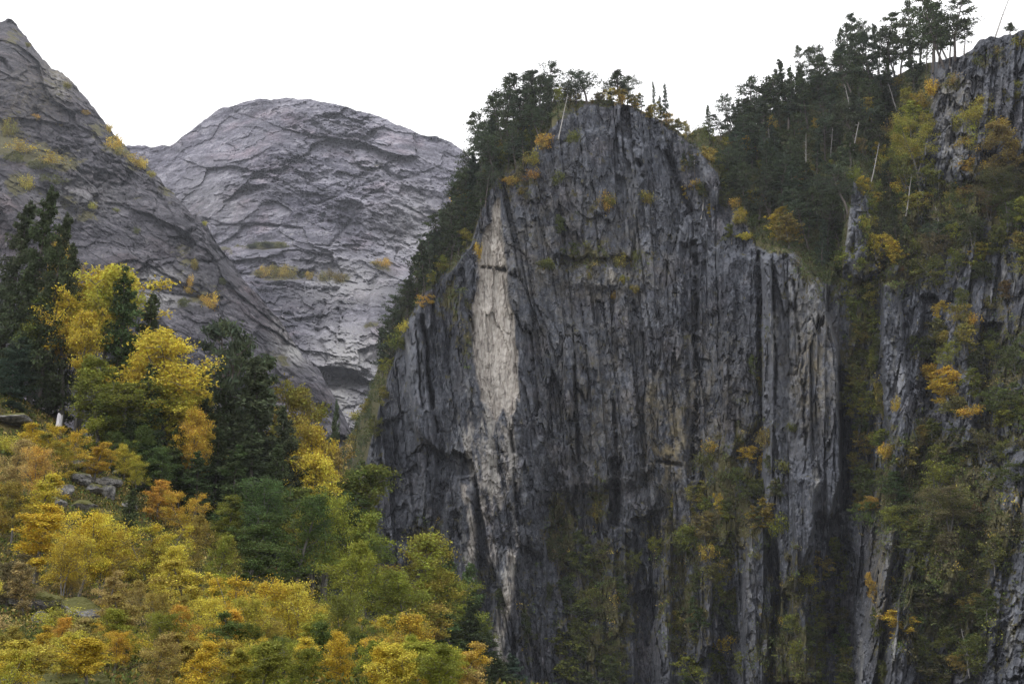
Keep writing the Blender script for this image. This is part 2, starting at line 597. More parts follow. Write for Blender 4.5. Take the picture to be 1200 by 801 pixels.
def dome_depth(P, Q):
    Y = 880 - (Q - 115) * 0.72
    Y = Y + sstep(330, 180, P) * 40 + ((P - 370) / 200) ** 2 * 30
    # terraces: ledge lines where the wall steps back above
    led1 = curve([(200, 280), (270, 291), (340, 292), (400, 290), (450, 312), (560, 330)])(P)
    led2 = curve([(200, 330), (290, 326), (345, 329), (400, 334), (450, 338), (560, 352)])(P)
    led3 = curve([(200, 400), (300, 395), (352, 388), (362, 380), (440, 345), (560, 350)])(P)
    Y = Y + 8 * sstep(3, -3, Q - led1) + 20 * sstep(5, -5, Q - led2)
    wall = poly_sd(P, Q, [(298, 330), (345, 331), (398, 338), (388, 365), (374, 393), (345, 380), (310, 365)])
    Y = Y + 14 * sstep(-4, 4, wall)
    stp = poly_sd(P, Q, [(443, 327), (470, 326), (490, 330), (470, 400), (430, 420), (432, 350)])
    Y = Y - 8 * sstep(-3, 3, stp)
    gor = poly_sd(P + 6 * fbm(P / 12, Q / 8, 0 * P, 4, 57), Q + 5 * fbm(P / 16, Q / 12, 0 * P, 4, 58), [(372, 436), (392, 440), (425, 434), (440, 442), (425, 452), (395, 456), (380, 450)])
    Y = Y + 9 * sstep(-4, 4, gor)
    k = Y / FPX
    X, Z = P * k, (713 - Q) * k
    wx = fbm(X / 60, Z / 40, 0 * X, 6, 41, .6) * 30
    wz = fbm(X / 60, Z / 40, 0 * X + 9, 6, 42, .62) * 26
    zt = Z + 0.22 * (X - 250)            # sheeting joints dip to the right
    cm = sstep(-0.05, 0.45, fbm(X / 55, Z / 30, 0 * X + 2, 4, 45))
    brk = .3 + .9 * sstep(-.25, .4, fbm(X / 75, Z / 60, 0 * X + 1, 4, 47))
    wx, wz = wx * .35, wz * .35
    r1, r2 = X * .82 + Z * .57, Z * .82 - X * .57
    h0, e0 = facet((X + wx) / 85, (zt + wz) / 52, 50, 1.0)
    h1, e1 = facet((r1 + wx) / 40, (r2 + wz) / 22, 51, 1.1)
    h2, e2 = facet((X + wx) / 17, (zt + wz) / 8.5, 52, 1.1)
    h3, e3 = facet((r1 + wx * .5) / 8, (r2 + wz * .5) / 4.6, 53, 1.1)
    h4, e4 = facet((X + wx * .4) / 3.8, (zt + wz * .4) / 2.2, 54, 1.1)
    d = h0 * 7 + (h1 * 4.4 + h2 * 2.3 + h3 * 1.25 + h4 * .6) * brk
    d += cm * (5 * np.exp(-e0 / 0.015) + 3.0 * np.exp(-e1 / 0.02) + 1.2 * np.exp(-e2 / 0.03))
    d += fbm(X / 110, Z / 90, 0 * X + 5, 4, 43, .45) * 24 + fbm(X / 5, Z / 4, 0 * X, 4, 44, .65) * 1.6 * brk
    dj = line_d(P, Q, [(360, 310), (385, 290), (400, 272), (425, 240)])
    d += 6 * np.exp(-(dj / 2.0) ** 2)
    for pts, w, a in [([(262, 297), (275, 318), (300, 335)], 2, 5), ([(250, 265), (300, 262), (360, 268)], 1.5, 4), ([(380, 352), (372, 395), (388, 437)], 2.2, 6),
                      ([(300, 205), (370, 240), (455, 205)], 1.5, 3.5), ([(420, 150), (440, 190), (500, 230)], 1.5, 4), ([(345, 150), (360, 170)], 2, 6)]:
        d += a * np.exp(-(line_d(P + 4 * fbm(P / 20, Q / 20, 0 * P, 3, 77), Q, pts) / w) ** 2)
    veg = blobs(P, Q, [(310, 288, 32, 5, 1.0), (325, 320, 30, 9, 0.95), (390, 326, 22, 7, 0.8), (448, 310, 16, 6, 0.9), (432, 380, 14, 6, .5), (430, 195, 20, 10, .4),
                       (262, 292, 10, 6, .7), (220, 240, 30, 20, .25)])
    pale = np.maximum.reduce([blobs(P, Q, [(410, 420, 45, 40, 1.1), (395, 475, 30, 35, 1.2), (410, 330, 60, 30, .7), (480, 265, 40, 45, .55), (250, 240, 50, 30, .35)])])
    lgt = blobs(P, Q, [(410, 420, 50, 44, 1.2), (395, 480, 34, 34, 1.2), (480, 280, 40, 50, .9), (410, 330, 70, 16, .8), (300, 300, 30, 20, .6), (240, 190, 40, 50, .35), (400, 230, 30, 40, .3), (330, 122, 40, 8, .4)])
    lgt = lgt - blobs(P, Q, [(350, 357, 46, 26, 1.5), (400, 446, 40, 12, 1.2), (455, 360, 20, 38, 1.5), (380, 175, 60, 30, .45), (470, 190, 50, 16, .45), (300, 230, 60, 30, .3), (360, 270, 30, 14, .3)])  # darker rock patches, plus painted shade in the gorge overhang and recessed wall
    return Y + d, dict(veg=veg, pale=pale, light=np.clip(lgt + .35 * fbm(P / 30, Q / 24, 0 * P, 4, 48), -1, 1))


DOME = Sheet('mountain_dome', M_DOME, 40, 720, 1.25, 640, 1.25, dome_sky, dome_depth,
             [(15, 1), (50, 8), (120, 30), (300, 130), (700, 420)], 'bare rounded grey mountain dome behind the gorge', 'mountain')

# ---- left mountain
mount_sky0 = curve([(-400, -160), (-100, -40), (-30, 15), (0, 24), (8, 22), (20, 33), (34, 48), (45, 60), (60, 80), (84, 96), (96, 110), (98, 113), (112, 126), (130, 150), (147, 167), (160, 186),
                    (175, 198), (190, 214), (215, 236), (240, 262), (260, 293), (268, 304), (290, 332), (310, 355), (330, 378), (345, 400), (358, 418), (372, 432), (395, 470), (420, 520), (470, 640)])
mount_sky = lambda p: mount_sky0(p) + 7.5 * fbm(p / 16, 0 * p, 0 * p + 8, 5, 33, .6)


def mount_depth(P, Q):
    Y = 400 + (480 - Q) * 0.42 + np.clip(P, -100, 500) * 0.12
    # the face rolls away toward its skyline edge
    e = Q - mount_sky0(P)
    Y = Y + 26 * np.exp(-e / 22)
    k = Y / FPX
    X, Z = P * k, (713 - Q) * k
    wx = fbm(X / 35, Z / 30, 0 * X, 5, 61, .5) * 8
    wz = fbm(X / 35, Z / 30, 0 * X + 9, 5, 62, .5) * 7
    cm = sstep(-0.05, 0.4, fbm(X / 28, Z / 22, 0 * X + 2, 4, 65))
    # slabs dip down toward the gorge
    a = (X + wx) * 0.80 - (Z + wz) * 0.60
    b = (X + wx) * 0.60 + (Z + wz) * 0.80
    brk = .35 + .9 * sstep(-.25, .4, fbm(X / 40, Z / 34, 0 * X + 1, 4, 67))
    h0, e0 = facet(a / 48, b / 30, 70, 1.0)
    h1, e1 = facet((X + wx * .3) / 17, (Z + wz * .3) / 15, 71, 1.1)
    h2, e2 = facet(a / 8, b / 4.8, 72, 1.1)
    h3, e3 = facet((X + wx * .2) / 3.6, (Z + wz * .2) / 2.8, 73, 1.1)
    h4, e4 = facet(a / 1.8, b / 1.2, 74, 1.1)
    d = h0 * 5 + (h1 * 2.6 + h2 * 1.4 + h3 * .75 + h4 * .4) * brk
    d += cm * (3.6 * np.exp(-e0 / 0.015) + 2.0 * np.exp(-e1 / 0.02) + .9 * np.exp(-e2 / 0.03))
    d += fbm(X / 60, Z / 52, 0 * X + 5, 4, 63, .45) * 15 + fbm(X / 3, Z / 2.4, 0 * X, 4, 64, .65) * .9
    # upper wall stands steeper, with a vegetated shelf at its foot
    shelf = curve([(-100, 180), (0, 165), (40, 172), (70, 186), (110, 168), (150, 188), (200, 240)])(P)
    up = sstep(8, -8, Q - shelf) * sstep(175, 120, P)
    d += up * 9
    for pts, w, amp in [([(215, 238), (225, 300), (235, 340)], 4, 6), ([(240, 262), (262, 300), (290, 345), (330, 385), (372, 440)], 5, 7), ([(140, 330), (200, 345), (260, 350)], 2, 4),
                        ([(0, 70), (15, 85)], 3, 7), ([(45, 130), (50, 165)], 3, 4), ([(180, 215), (220, 290)], 2, 3)]:
        d += amp * np.exp(-(line_d(P + 5 * fbm(P / 18, Q / 18, 0 * P, 3, 78), Q, pts) / w) ** 2)
    veg = blobs(P, Q, [(10, 160, 22, 30, .85), (35, 180, 40, 14, .9), (70, 190, 26, 14, .8), (20, 215, 22, 16, .7), (110, 150, 20, 14, .5), (140, 172, 24, 14, .75), (160, 192, 22, 10, .85),
                       (195, 225, 14, 14, .5), (80, 235, 60, 22, .35), (60, 100, 26, 30, .35), (215, 300, 12, 30, .5), (235, 345, 26, 16, .6), (100, 255, 22, 14, .5), (15, 45, 14, 14, .5), (330, 420, 20, 16, .4)])
    pale = blobs(P, Q, [(170, 352, 45, 10, 1.0), (185, 325, 40, 10, .6), (330, 385, 12, 40, .5), (345, 412, 16, 16, 1.0), (70, 90, 12, 25, .5), (90, 230, 50, 20, .35)])
    och = blobs(P, Q, [(70, 85, 20, 30, .5), (40, 110, 40, 40, .25)])
    lgt = blobs(P, Q, [(175, 350, 50, 14, .9), (190, 325, 50, 12, .6), (345, 415, 16, 14, .9), (330, 385, 10, 40, .4), (150, 290, 60, 30, .2), (70, 95, 10, 20, .5)])
    lgt = lgt - blobs(P, Q, [(30, 110, 60, 50, .8), (255, 320, 34, 60, .9), (320, 400, 24, 40, .6), (70, 230, 50, 40, .3)])  # dark upper wall rock; gully shade painted in as darker tone
    return Y + d, dict(veg=veg, pale=pale, ochre=och, light=np.clip(lgt + .3 * fbm(P / 24, Q / 20, 0 * P, 4, 49), -1, 1))


MOUNT = Sheet('mountain_flank', M_MOUNT, -220, 470, 1.25, 720, 1.25, mount_sky, mount_depth,
              [(6, 1), (25, 8), (70, 40), (160, 140), (300, 330)], 'steep grey rock mountainside descending into the gorge', 'mountain')

# ---- the cliff
cl_sky0 = curve([(330, 800), (370, 640), (392, 560), (410, 510), (430, 468), (440, 440), (450, 405), (470, 360), (490, 325), (510, 290), (530, 245), (550, 205), (575, 168), (600, 143),
                 (625, 128), (650, 118), (680, 119), (700, 116), (720, 120), (745, 126), (765, 136), (790, 150), (805, 160), (818, 151), (826, 150), (834, 162), (860, 152), (885, 146),
                 (900, 134), (930, 112), (945, 102), (957, 92), (975, 84), (1000, 82), (1020, 88), (1045, 92), (1065, 82), (1090, 74), (1110, 70), (1125, 66), (1140, 57), (1148, 46),
                 (1160, 43), (1180, 42), (1200, 36), (1230, 30), (1320, 5), (1500, -60)])
cl_sky = lambda p: cl_sky0(p) + 3.0 * fbm(p / 9, 0 * p, 0 * p + 2, 4, 35)
# the brink: below it the bare face, above it the wooded slope
cl_edge = curve([(330, 820), (390, 690), (410, 620), (425, 560), (445, 480), (470, 395), (500, 345), (530, 318), (552, 290), (566, 245), (580, 215), (610, 196), (640, 160), (660, 140),
                 (690, 126), (730, 127), (760, 138), (790, 158), (815, 176), (838, 205), (862, 245), (885, 290), (900, 298), (930, 300), (960, 335), (985, 345), (1000, 215), (1020, 240), (1040, 300),
                 (1075, 190), (1090, 160), (1100, 100), (1120, 70), (1200, 30), (1300, 0), (1500, -60)])


def cliff_depth(P, Q):
    D0 = np.interp(P, [330, 400, 440, 500, 600, 700, 800, 870, 1000, 1200, 1500], [330, 275, 258, 250, 246, 247, 246, 236, 218, 188, 160])
    pm = D0 / FPX
    over = np.clip(cl_edge(P) - Q, 0, None)
    Y = D0 + over * pm * np.interp(P, [400, 600, 780, 840, 1000, 1100, 1200], [1.3, 1.1, .6, .95, .85, .4, .3])
    Y = Y + (470 - Q) * pm * 0.06                          # slight batter of the wall
    rt = sstep(985, 1060, P)
    Y = Y + rt * (470 - Q) * pm * 0.30                     # the bushy right part is less steep
    # authored buttresses, gullies and slabs: (outline, edge softness in px, metres; minus stands forward)
    at = {}

    lw = fbm(P / 13, Q / 34, 0 * P, 6, 81, .62) * 1.6
    lw2 = fbm(P / 16, Q / 20, 0 * P + 4, 5, 83, .62) * 1.6

    def lump(poly, soft, d, wob=3):
        w = wob * lw
        return d * sstep(-soft, soft, poly_sd(P + w, Q + 1.6 * wob * lw2, poly))
    Y = Y + lump([(893, 300), (912, 292), (930, 297), (950, 325), (968, 362), (982, 410), (986, 470), (985, 560), (975, 600), (962, 700), (955, 800), (905, 800), (915, 690), (905, 600), (903, 420)], 2.5, -10, 2)
    Y = Y + lump([(893, 298), (903, 303), (906, 420), (905, 600), (896, 600), (893, 420)], 1.8, -7, 1.2)
    Y = Y + lump([(984, 430), (995, 440), (1001, 520), (1003, 600), (986, 600), (984, 520)], 2.5, 16, 1.6)
    Y = Y + lump([(984, 320), (1028, 325), (1034, 470), (1016, 600), (990, 600)], 7, 4, 4)
    Y = Y + lump([(1036, 330), (1052, 335), (1062, 430), (1075, 520), (1058, 560), (1040, 500), (1034, 420)], 3, -7, 2.5)
    Y = Y + lump([(1112, 362), (1122, 358), (1136, 410), (1142, 520), (1110, 530), (1100, 440)], 6, -5)
    Y = Y + lump([(1036, 622), (1050, 622), (1040, 690), (1022, 820), (1004, 820), (1018, 700)], 3, -9, 2)
    Y = Y + lump([(1066, 640), (1076, 640), (1056, 820), (1038, 820), (1052, 700)], 3, -7, 2)
    Y = Y + lump([(1162, 560), (1215, 520), (1300, 500), (1300, 830), (1150, 830)], 8, -6)
    Y = Y + lump([(1094, 66), (1130, 55), (1230, 20), (1400, -60), (1400, 210), (1215, 195), (1160, 175), (1140, 215), (1118, 208), (1100, 185), (1096, 130)], 9, -5, 6)
    Y = Y + lump([(878, 620), (895, 610), (905, 700), (895, 830), (866, 830), (872, 700)], 3, -9, 2)
    Y = Y + lump([(955, 610), (985, 600), (1004, 690), (1000, 800), (965, 820), (950, 720)], 8, 5, 6)
    Y = Y + lump([(905, 700), (925, 690), (930, 830), (905, 830)], 4, 5)
    Y = Y + lump([(474, 380), (487, 372), (497, 410), (505, 470), (512, 560), (500, 600), (488, 520), (478, 440)], 2.5, -3, 1)
    Y = Y + lump([(445, 500), (470, 485), (500, 520), (505, 640), (440, 640), (436, 570)], 5, 2.5)
    Y = Y + lump([(640, 590), (760, 560), (770, 820), (640, 820)], 14, 5)
    Y = Y + lump([(742, 610), (775, 600), (778, 700), (760, 760), (745, 720)], 4, 5)
    Y = Y + lump([(815, 150), (826, 148), (832, 180), (845, 215), (840, 245), (822, 215)], 3, -5)
    Y = Y + lump([(896, 148), (905, 150), (908, 210), (900, 225), (895, 190)], 3, -5)
    Y = Y + lump([(988, 240), (1000, 215), (1012, 225), (1018, 300), (1002, 330), (990, 300)], 6, -4, 5)
    Y = Y + lump([(630, 318), (700, 306), (740, 318), (735, 340), (640, 330)], 5, -1.6)
    for poly, dd in [([(826, 640), (836, 640), (832, 830), (815, 830), (822, 720)], -5), ([(776, 640), (786, 630), (788, 830), (770, 830)], -5), ([(842, 700), (864, 690), (864, 830), (845, 830)], 4.5), ([(745, 700), (768, 690), (766, 830), (744, 830)], 4),
                     ([(690, 700), (704, 690), (708, 830), (688, 830)], -4), ([(640, 620), (660, 600), (664, 720), (640, 760)], 4), ([(612, 640), (636, 650), (632, 830), (606, 830)], 4), ([(590, 640), (606, 650), (600, 780), (570, 770)], -4),
                     ([(536, 560), (556, 560), (562, 690), (544, 700)], -3.5), ([(715, 540), (728, 540), (726, 620), (716, 620)], 5), ([(500, 520), (520, 540), (522, 700), (505, 700)], 3), ([(930, 560), (962, 560), (950, 640), (930, 690)], -7),
                     ([(1090, 600), (1130, 590), (1120, 700), (1080, 680)], -5), ([(1084, 690), (1130, 700), (1110, 830), (1070, 830)], 3), ([(800, 290), (816, 280), (822, 540), (806, 560)], 3), ([(840, 290), (884, 300), (890, 500), (850, 540)], -2.5),
                     ([(640, 180), (700, 150), (760, 170), (740, 300), (650, 300)], -2.5), ([(1080, 350), (1100, 350), (1096, 480), (1078, 470)], 5), ([(1150, 380), (1175, 380), (1160, 520), (1140, 500)], 5)]:
        Y = Y + lump(poly, 3.5, dd, 3.5)
    scar = poly_sd(P + 5.5 * fbm(P / 8, Q / 22, 0 * P, 6, 82, .65), Q + 7 * fbm(P / 5, Q / 20, 0 * P, 4, 84), [(577, 240), (585, 233), (589, 262), (590, 300), (595, 330), (600, 365), (606, 420), (609, 462), (605, 478), (596, 487), (588, 480), (580, 496), (572, 480),
                                                            (562, 466), (557, 430), (553, 385), (557, 345), (563, 318), (562, 300), (568, 268), (575, 262)])
    scf = sstep(-1.2, 1.5, scar)
    Y = Y + 3.2 * sstep(-1.5, 2, scar)
    # rock fabric
    lean = np.interp(P, [430, 500, 590, 700, 800, 900, 960, 1030, 1060, 1200], [.06, .09, .15, .08, .06, .02, 0, -.13, -.18, -.10])
    Ap = P - lean * (Q - 450)
    A, Hh = Ap * 0.2, -Q * 0.2
    wa = fbm(A / 8, Hh / 90, 0 * A, 7, 91, .55) * 1.1
    wh = fbm(A / 5, Hh / 16, 0 * A + 4, 6, 92, .62) * 9
    cm = sstep(-0.05, 0.4, fbm(A / 9, Hh / 30, 0 * A + 3, 4, 89))
    cm2 = sstep(-0.15, 0.35, fbm(A / 5, Hh / 14, 0 * A + 6, 4, 88))
    rock = 1 - 0.6 * sstep(0, 40, over)
    calm = 1 - 0.7 * scf
    h0, e0 = facet((A + wa * 2) / 15, (Hh + wh) / 80, 101, .8)
    h1, e1 = facet((A + wa) / 5.5, (Hh + wh) / 26, 102, .9)
    h2, e2 = facet((A + wa * .7) / 2.2, (Hh + wh * .8) / 8, 103, 1.0)
    h3, e3 = facet((A + wa * .5) / 0.95, (Hh + wh * .5) / 2.4, 104, 1.0)
    h4, e4 = facet((A + wa * .5) / 3.2, (Hh + wh) / 70, 105, .9)
    d = h0 * 1.9 + h1 * 1.25 * calm + h2 * 0.40 * calm + h3 * 0.20 * (.4 + .6 * calm) + h4 * 0.75 * calm
    d += 2.4 * cm * np.exp(-e0 / 0.02) + calm * cm * 1.5 * np.exp(-e1 / 0.03) + 1.5 * cm2 * calm * np.exp(-e4 / 0.05) + .5 * cm2 * calm * np.exp(-e2 / 0.05)
    d += fbm(A / 22, Hh / 70, 0 * A, 4, 93) * 5.0
    d += fbm(A / 1.8, Hh / 5, 0 * A, 4, 94, .6) * 0.26 + fbm(A / 0.7, Hh / 0.9, 0 * A, 3, 95) * 0.24
    rough = sstep(0.0, 0.5, fbm(A / 25, Hh / 30, 0 * A, 3, 97) + rt * 0.6)
    blk = sstep(-.2, .35, fbm(A / 14, Hh / 16, 0 * A + 8, 3, 108))
    pk, _e = worley((A + wa) / 1.7, (Hh + wh * .3) / 2.3, 107)
    d += 1.2 * (pk > .80) * blk * calm
    h6, e6 = facet((A + wa) / 2.6, (Hh + wh * .25) / 4.4, 109, 1.0)
    d += blk * calm * (h6 * .45 + .6 * np.exp(-e6 / .05) * cm2)
    h5, e5 = facet((A + wa) / 3.0, (Hh + wh * .4) / 3.6, 106, 1.1)
    d += rough * (h5 * .7 + fbm(A / 2.6, Hh / 2.8, 0 * A + 7, 4, 98, .6) * .7) * (.55 + .6 * rt)
    Y = Y + d * rock + (1 - rock) * fbm(A / 6, Hh / 6, 0 * A, 5, 99, .6) * 2.4
    for pts, w, amp in [([(497, 362), (500, 420), (507, 470), (512, 505)], 1.8, 7), ([(488, 375), (492, 430), (497, 480)], 1.2, 3), ([(600, 500), (604, 570), (608, 650)], 2.5, 4), ([(745, 168), (752, 205)], 3, 5), ([(782, 180), (795, 215), (812, 250)], 3, 5),
                        ([(735, 330), (750, 380), (760, 420)], 2, 3), ([(813, 300), (818, 380), (816, 470), (812, 560)], 2.5, 5), ([(672, 430), (676, 530), (672, 620)], 2, 4), ([(720, 470), (726, 540), (722, 600)], 2, 3),
                        ([(556, 290), (556, 330), (552, 400)], 2.5, 3), ([(560, 312), (592, 316)], 1.6, 2.5), ([(432, 560), (438, 610)], 3, 8), ([(770, 540), (800, 545)], 2, 3), ([(655, 560), (668, 600)], 6, 3), ([(889, 296), (890, 420), (891, 520), (884, 600)], 2.2, 6), ([(930, 330), (940, 420), (944, 520)], 1.6, 2.5), ([(905, 305), (907, 420), (906, 560)], 1.5, 3)]:
        dl = line_d(P + 3.2 * lw, Q, pts) / w
        Y = Y + amp * np.exp(-dl ** 2) * sstep(-.35, .35, lw2 + .15)
    # where soil and plants hold on
    vn = fbm(P / 45, Q / 45, 0 * P, 4, 111)
    slope = sstep(-6, 14, over)
    veg = 0.95 * slope * (1 - 0.9 * sstep(1085, 1100, P) * sstep(215, 190, Q))
    reg = blobs(P, Q, [(700, 720, 60, 110, .75), (660, 620, 26, 50, .8), (700, 590, 16, 45, .75), (620, 720, 24, 80, .5), (850, 590, 48, 90, .85), (800, 690, 50, 120, .7), (930, 760, 50, 90, .8), (935, 690, 30, 60, .7),
                       (880, 510, 40, 50, .5), (690, 300, 40, 22, .7), (640, 310, 20, 14, .5), (750, 300, 40, 40, .35), (690, 250, 30, 40, .4), (530, 350, 26, 40, .6), (545, 400, 12, 60, .5),
                       (1010, 400, 26, 140, .75), (1060, 270, 60, 90, .9), (1110, 260, 50, 60, .9), (1170, 240, 70, 60, .8), (1090, 430, 30, 60, .5), (1180, 450, 60, 120, .65), (1090, 580, 90, 90, .9), (1115, 100, 22, 16, .55), (1160, 70, 40, 14, .5), (1140, 120, 30, 10, .45),
                       (1110, 700, 80, 100, .85), (1150, 620, 70, 80, .8), (1190, 700, 50, 120, .35), (960, 320, 60, 60, .5), (600, 205, 36, 36, .7), (620, 250, 26, 50, .3), (500, 660, 40, 80, .6), (560, 700, 30, 60, .6),
                       (720, 180, 60, 40, .35), (900, 400, 10, 80, .3), (890, 430, 8, 60, .6), (1040, 650, 10, 40, .5), (1030, 720, 12, 60, .5), (785, 480, 40, 30, .3)])
    veg = np.clip(np.maximum(veg, reg + 0.18 * vn), 0, 1) * (1 - scf)
    pale = blobs(P, Q, [(565, 505, 26, 50, 1.2), (588, 530, 22, 50, 1.0), (552, 600, 10, 50, 1.1), (548, 670, 8, 40, .9), (595, 670, 10, 30, 1.3), (585, 730, 9, 40, 1.2), (570, 560, 24, 40, .75), (600, 600, 12, 50, .5),
                        (590, 790, 12, 20, .7), (940, 370, 30, 50, .8), (905, 400, 8, 80, .9), (955, 560, 10, 20, 1.2), (965, 590, 10, 30, .6), (1050, 420, 10, 60, .6), (1042, 640, 8, 20, 1.2), (1012, 780, 8, 60, .9),
                        (1048, 760, 5, 60, .9), (1190, 590, 14, 20, 1.2), (1185, 740, 16, 30, 1.0), (1192, 680, 8, 50, .9), (716, 324, 6, 9, 1.2), (612, 300, 10, 26, .7), (740, 270, 14, 60, .4), (820, 185, 8, 30, .7), (903, 170, 5, 26, 1.1),
                        (1110, 170, 26, 40, .8), (1110, 110, 24, 20, .9), (1170, 330, 40, 40, .5), (990, 270, 10, 40, .7), (880, 700, 5, 90, .5), (690, 760, 8, 50, .6), (1160, 450, 20, 30, .4), (480, 430, 8, 70, .3)])
    stn = fbm(A / 1.3, Hh / 11, 0 * A + 3, 5, 86, .62) + .5 * fbm(A / .8, Hh / 1.6, 0 * A, 4, 85, .6)
    pale = np.clip(pale, 0, 1.3) * sstep(.12 - .25 * np.clip(pale, 0, 1.2), .42 - .25 * np.clip(pale, 0, 1.2), stn)
    scf = scf * sstep(-.75, -.35, stn + .25 * sstep(0, 8, scar))
    for poly, wgt in [([(541, 566), (549, 568), (553, 590), (560, 615), (556, 650), (556, 700), (549, 705), (545, 660), (548, 620)], .95), ([(592, 640), (604, 645), (604, 690), (594, 735), (586, 775), (578, 770), (583, 720), (590, 690)], .95),
                      ([(560, 480), (606, 480), (604, 540), (590, 600), (566, 620), (552, 560), (540, 520), (545, 480)], .7), ([(584, 770), (596, 765), (596, 830), (582, 830)], .7), ([(602, 560), (610, 560), (609, 640), (603, 640)], .5),
                      ([(570, 600), (584, 590), (580, 660), (570, 680)], .55), ([(556, 262), (566, 262), (566, 330), (554, 350), (550, 300)], .35), ([(713, 315), (719, 314), (720, 332), (714, 332)], .8)]:
        sp = sstep(-2, 3, poly_sd(P + 4 * lw, Q, poly) )
        scf = np.maximum(scf, wgt * sp * sstep(.28 - .7 * wgt, .55 - .5 * wgt, stn + .1))
    lgt = blobs(P, Q, [(899, 440, 9, 190, 1.5), (935, 350, 34, 60, 1.4), (935, 430, 36, 110, 1.1), (960, 400, 24, 90, .6), (965, 560, 22, 60, .8), (485, 430, 14, 90, .7), (502, 540, 14, 90, .5), (1052, 430, 14, 120, .8), (1042, 650, 10, 60, 1.1),
                       (1014, 770, 8, 80, 1.1), (1048, 760, 6, 90, 1.1), (880, 720, 8, 110, .7), (832, 740, 8, 90, .5), (780, 730, 8, 90, .5), (697, 770, 8, 70, .6), (1120, 100, 40, 30, .8), (1112, 165, 26, 46, .9), (1190, 90, 40, 40, .5), (1190, 680, 26, 130, .9),
                       (1125, 450, 18, 90, .7), (1000, 280, 12, 60, .9), (822, 190, 8, 50, .9), (902, 190, 6, 50, 1.2), (610, 310, 12, 60, .4), (745, 290, 16, 90, .35), (690, 400, 60, 80, .15), (560, 540, 30, 60, .5), (850, 310, 30, 30, .5)])
    lgt = lgt - blobs(P, Q, [(858, 430, 28, 120, .45), (465, 560, 36, 70, .9), (530, 390, 26, 70, .55), (1008, 430, 14, 120, .7), (940, 470, 10, 30, .5), (680, 620, 40, 60, .4), (760, 650, 12, 80, .5), (815, 440, 5, 120, .6), (640, 340, 14, 60, .3)])  # recess, gully and crack shade painted in; remaining patches are darker rock
    at['light'] = np.clip(lgt + .15 * lw, -1, 1)
    och = blobs(P, Q, [(785, 520, 24, 50, 1.0), (765, 470, 16, 40, .6), (950, 430, 26, 70, .7), (720, 320, 60, 60, .3), (1030, 690, 12, 60, .7), (640, 300, 60, 100, .25), (820, 470, 60, 80, .3), (1120, 120, 40, 40, .4), (700, 470, 60, 120, .25)])
    return Y, dict(veg=veg * (1 - scf), pale=np.clip(pale, 0, 1), ochre=och, scar=scf, light=at['light'])


CLIFF = Sheet('rock_cliff', M_CLIFF, 334, 1330, 1.15, 880, 1.15, cl_sky, cliff_depth,
              [(4, .2), (12, 1), (30, 4), (70, 20), (130, 70), (220, 160)], 'dark columnar rock cliff with a pale rockfall scar', 'cliff')


# ------------------------------------------------------------------ the damp valley air
def build_haze():
    m, t = new_mat('valley_air')
    k = NT(t)
    v = k.n('ShaderNodeVolumePrincipled')
    v.inputs['Color'].default_value = (0.86, 0.90, 1.0, 1)
    v.inputs['Density'].default_value = 0.00011
    v.inputs['Anisotropy'].default_value = 0.0
    out = k.n('ShaderNodeOutputMaterial')
    k.l(v.outputs[0], out.inputs['Volume'])
    x0, x1, y0, y1, z0, z1 = -3300, 3300, -200, 4200, -360, 640
    V = np.array([[x, y, z] for z in (z0, z1) for y in (y0, y1) for x in (x0, x1)], float)
    F = np.array([[0, 2, 3, 1], [4, 5, 7, 6], [0, 1, 5, 4], [2, 6, 7, 3], [0, 4, 6, 2], [1, 3, 7, 5]])
    link('haze', np_mesh('haze', V, F, [m]), kind='stuff', label='thin bluish valley haze in front of the far dome', category='haze')


build_haze()

#@@PLANTS
# ------------------------------------------------------------------ plants: building blocks
def cards(C, size, rng, axis=None, asp=0.6):
    """one small rhombic leaf spray per centre"""
    n = len(C)
    u = rng.normal(size=(n, 3))
    if axis is not None:
        u = u * 0.45 + axis
    u /= np.linalg.norm(u, axis=1, keepdims=True) + 1e-9
    w = rng.normal(size=(n, 3))
    v = np.cross(u, w)
    v /= np.linalg.norm(v, axis=1, keepdims=True) + 1e-9
    s = (np.broadcast_to(size, (n,)) * rng.uniform(0.6, 1.3, n))[:, None]
    V = np.stack([C - u * s * .5, C + v * s * .5 * asp, C + u * s * .5, C - v * s * .5 * asp], 1).reshape(-1, 3)
    return V, np.arange(n * 4).reshape(n, 4), rng.uniform(0, 1, n)


def tube(path, rad, ns=5):
    path = np.asarray(path, float)
    rad = np.asarray(rad, float)
    t = np.gradient(path, axis=0)
    t /= np.linalg.norm(t, axis=1, keepdims=True) + 1e-9
    a = np.cross(t, [0.31, 0.95, 0.05])
    a /= np.linalg.norm(a, axis=1, keepdims=True) + 1e-9
    b = np.cross(t, a)
    ang = np.arange(ns) * 2 * math.pi / ns
    V = path[:, None] + rad[:, None, None] * (a[:, None] * np.cos(ang)[None, :, None] + b[:, None] * np.sin(ang)[None, :, None])
    n = len(path)
    i = np.arange(n - 1)[:, None] * ns
    j = np.arange(ns)[None]
    F = np.stack([i + j, i + (j + 1) % ns, i + ns + (j + 1) % ns, i + ns + j], -1).reshape(-1, 4)
    return V.reshape(-1, 3), F


class Acc:
    def __init__(s):
        s.V, s.F, s.r, s.n = [], [], [], 0

    def add(s, V, F, r=None):
        s.V.append(V)
        s.F.append(F + s.n)
        s.r.append(r if r is not None else np.zeros(len(F)))
        s.n += len(V)

    def mesh(s, name, mat, smooth=False):
        return np_mesh(name, np.concatenate(s.V), np.concatenate(s.F), [mat], {'rnd': ('FACE', 'FLOAT', np.concatenate(s.r))}, smooth=smooth)


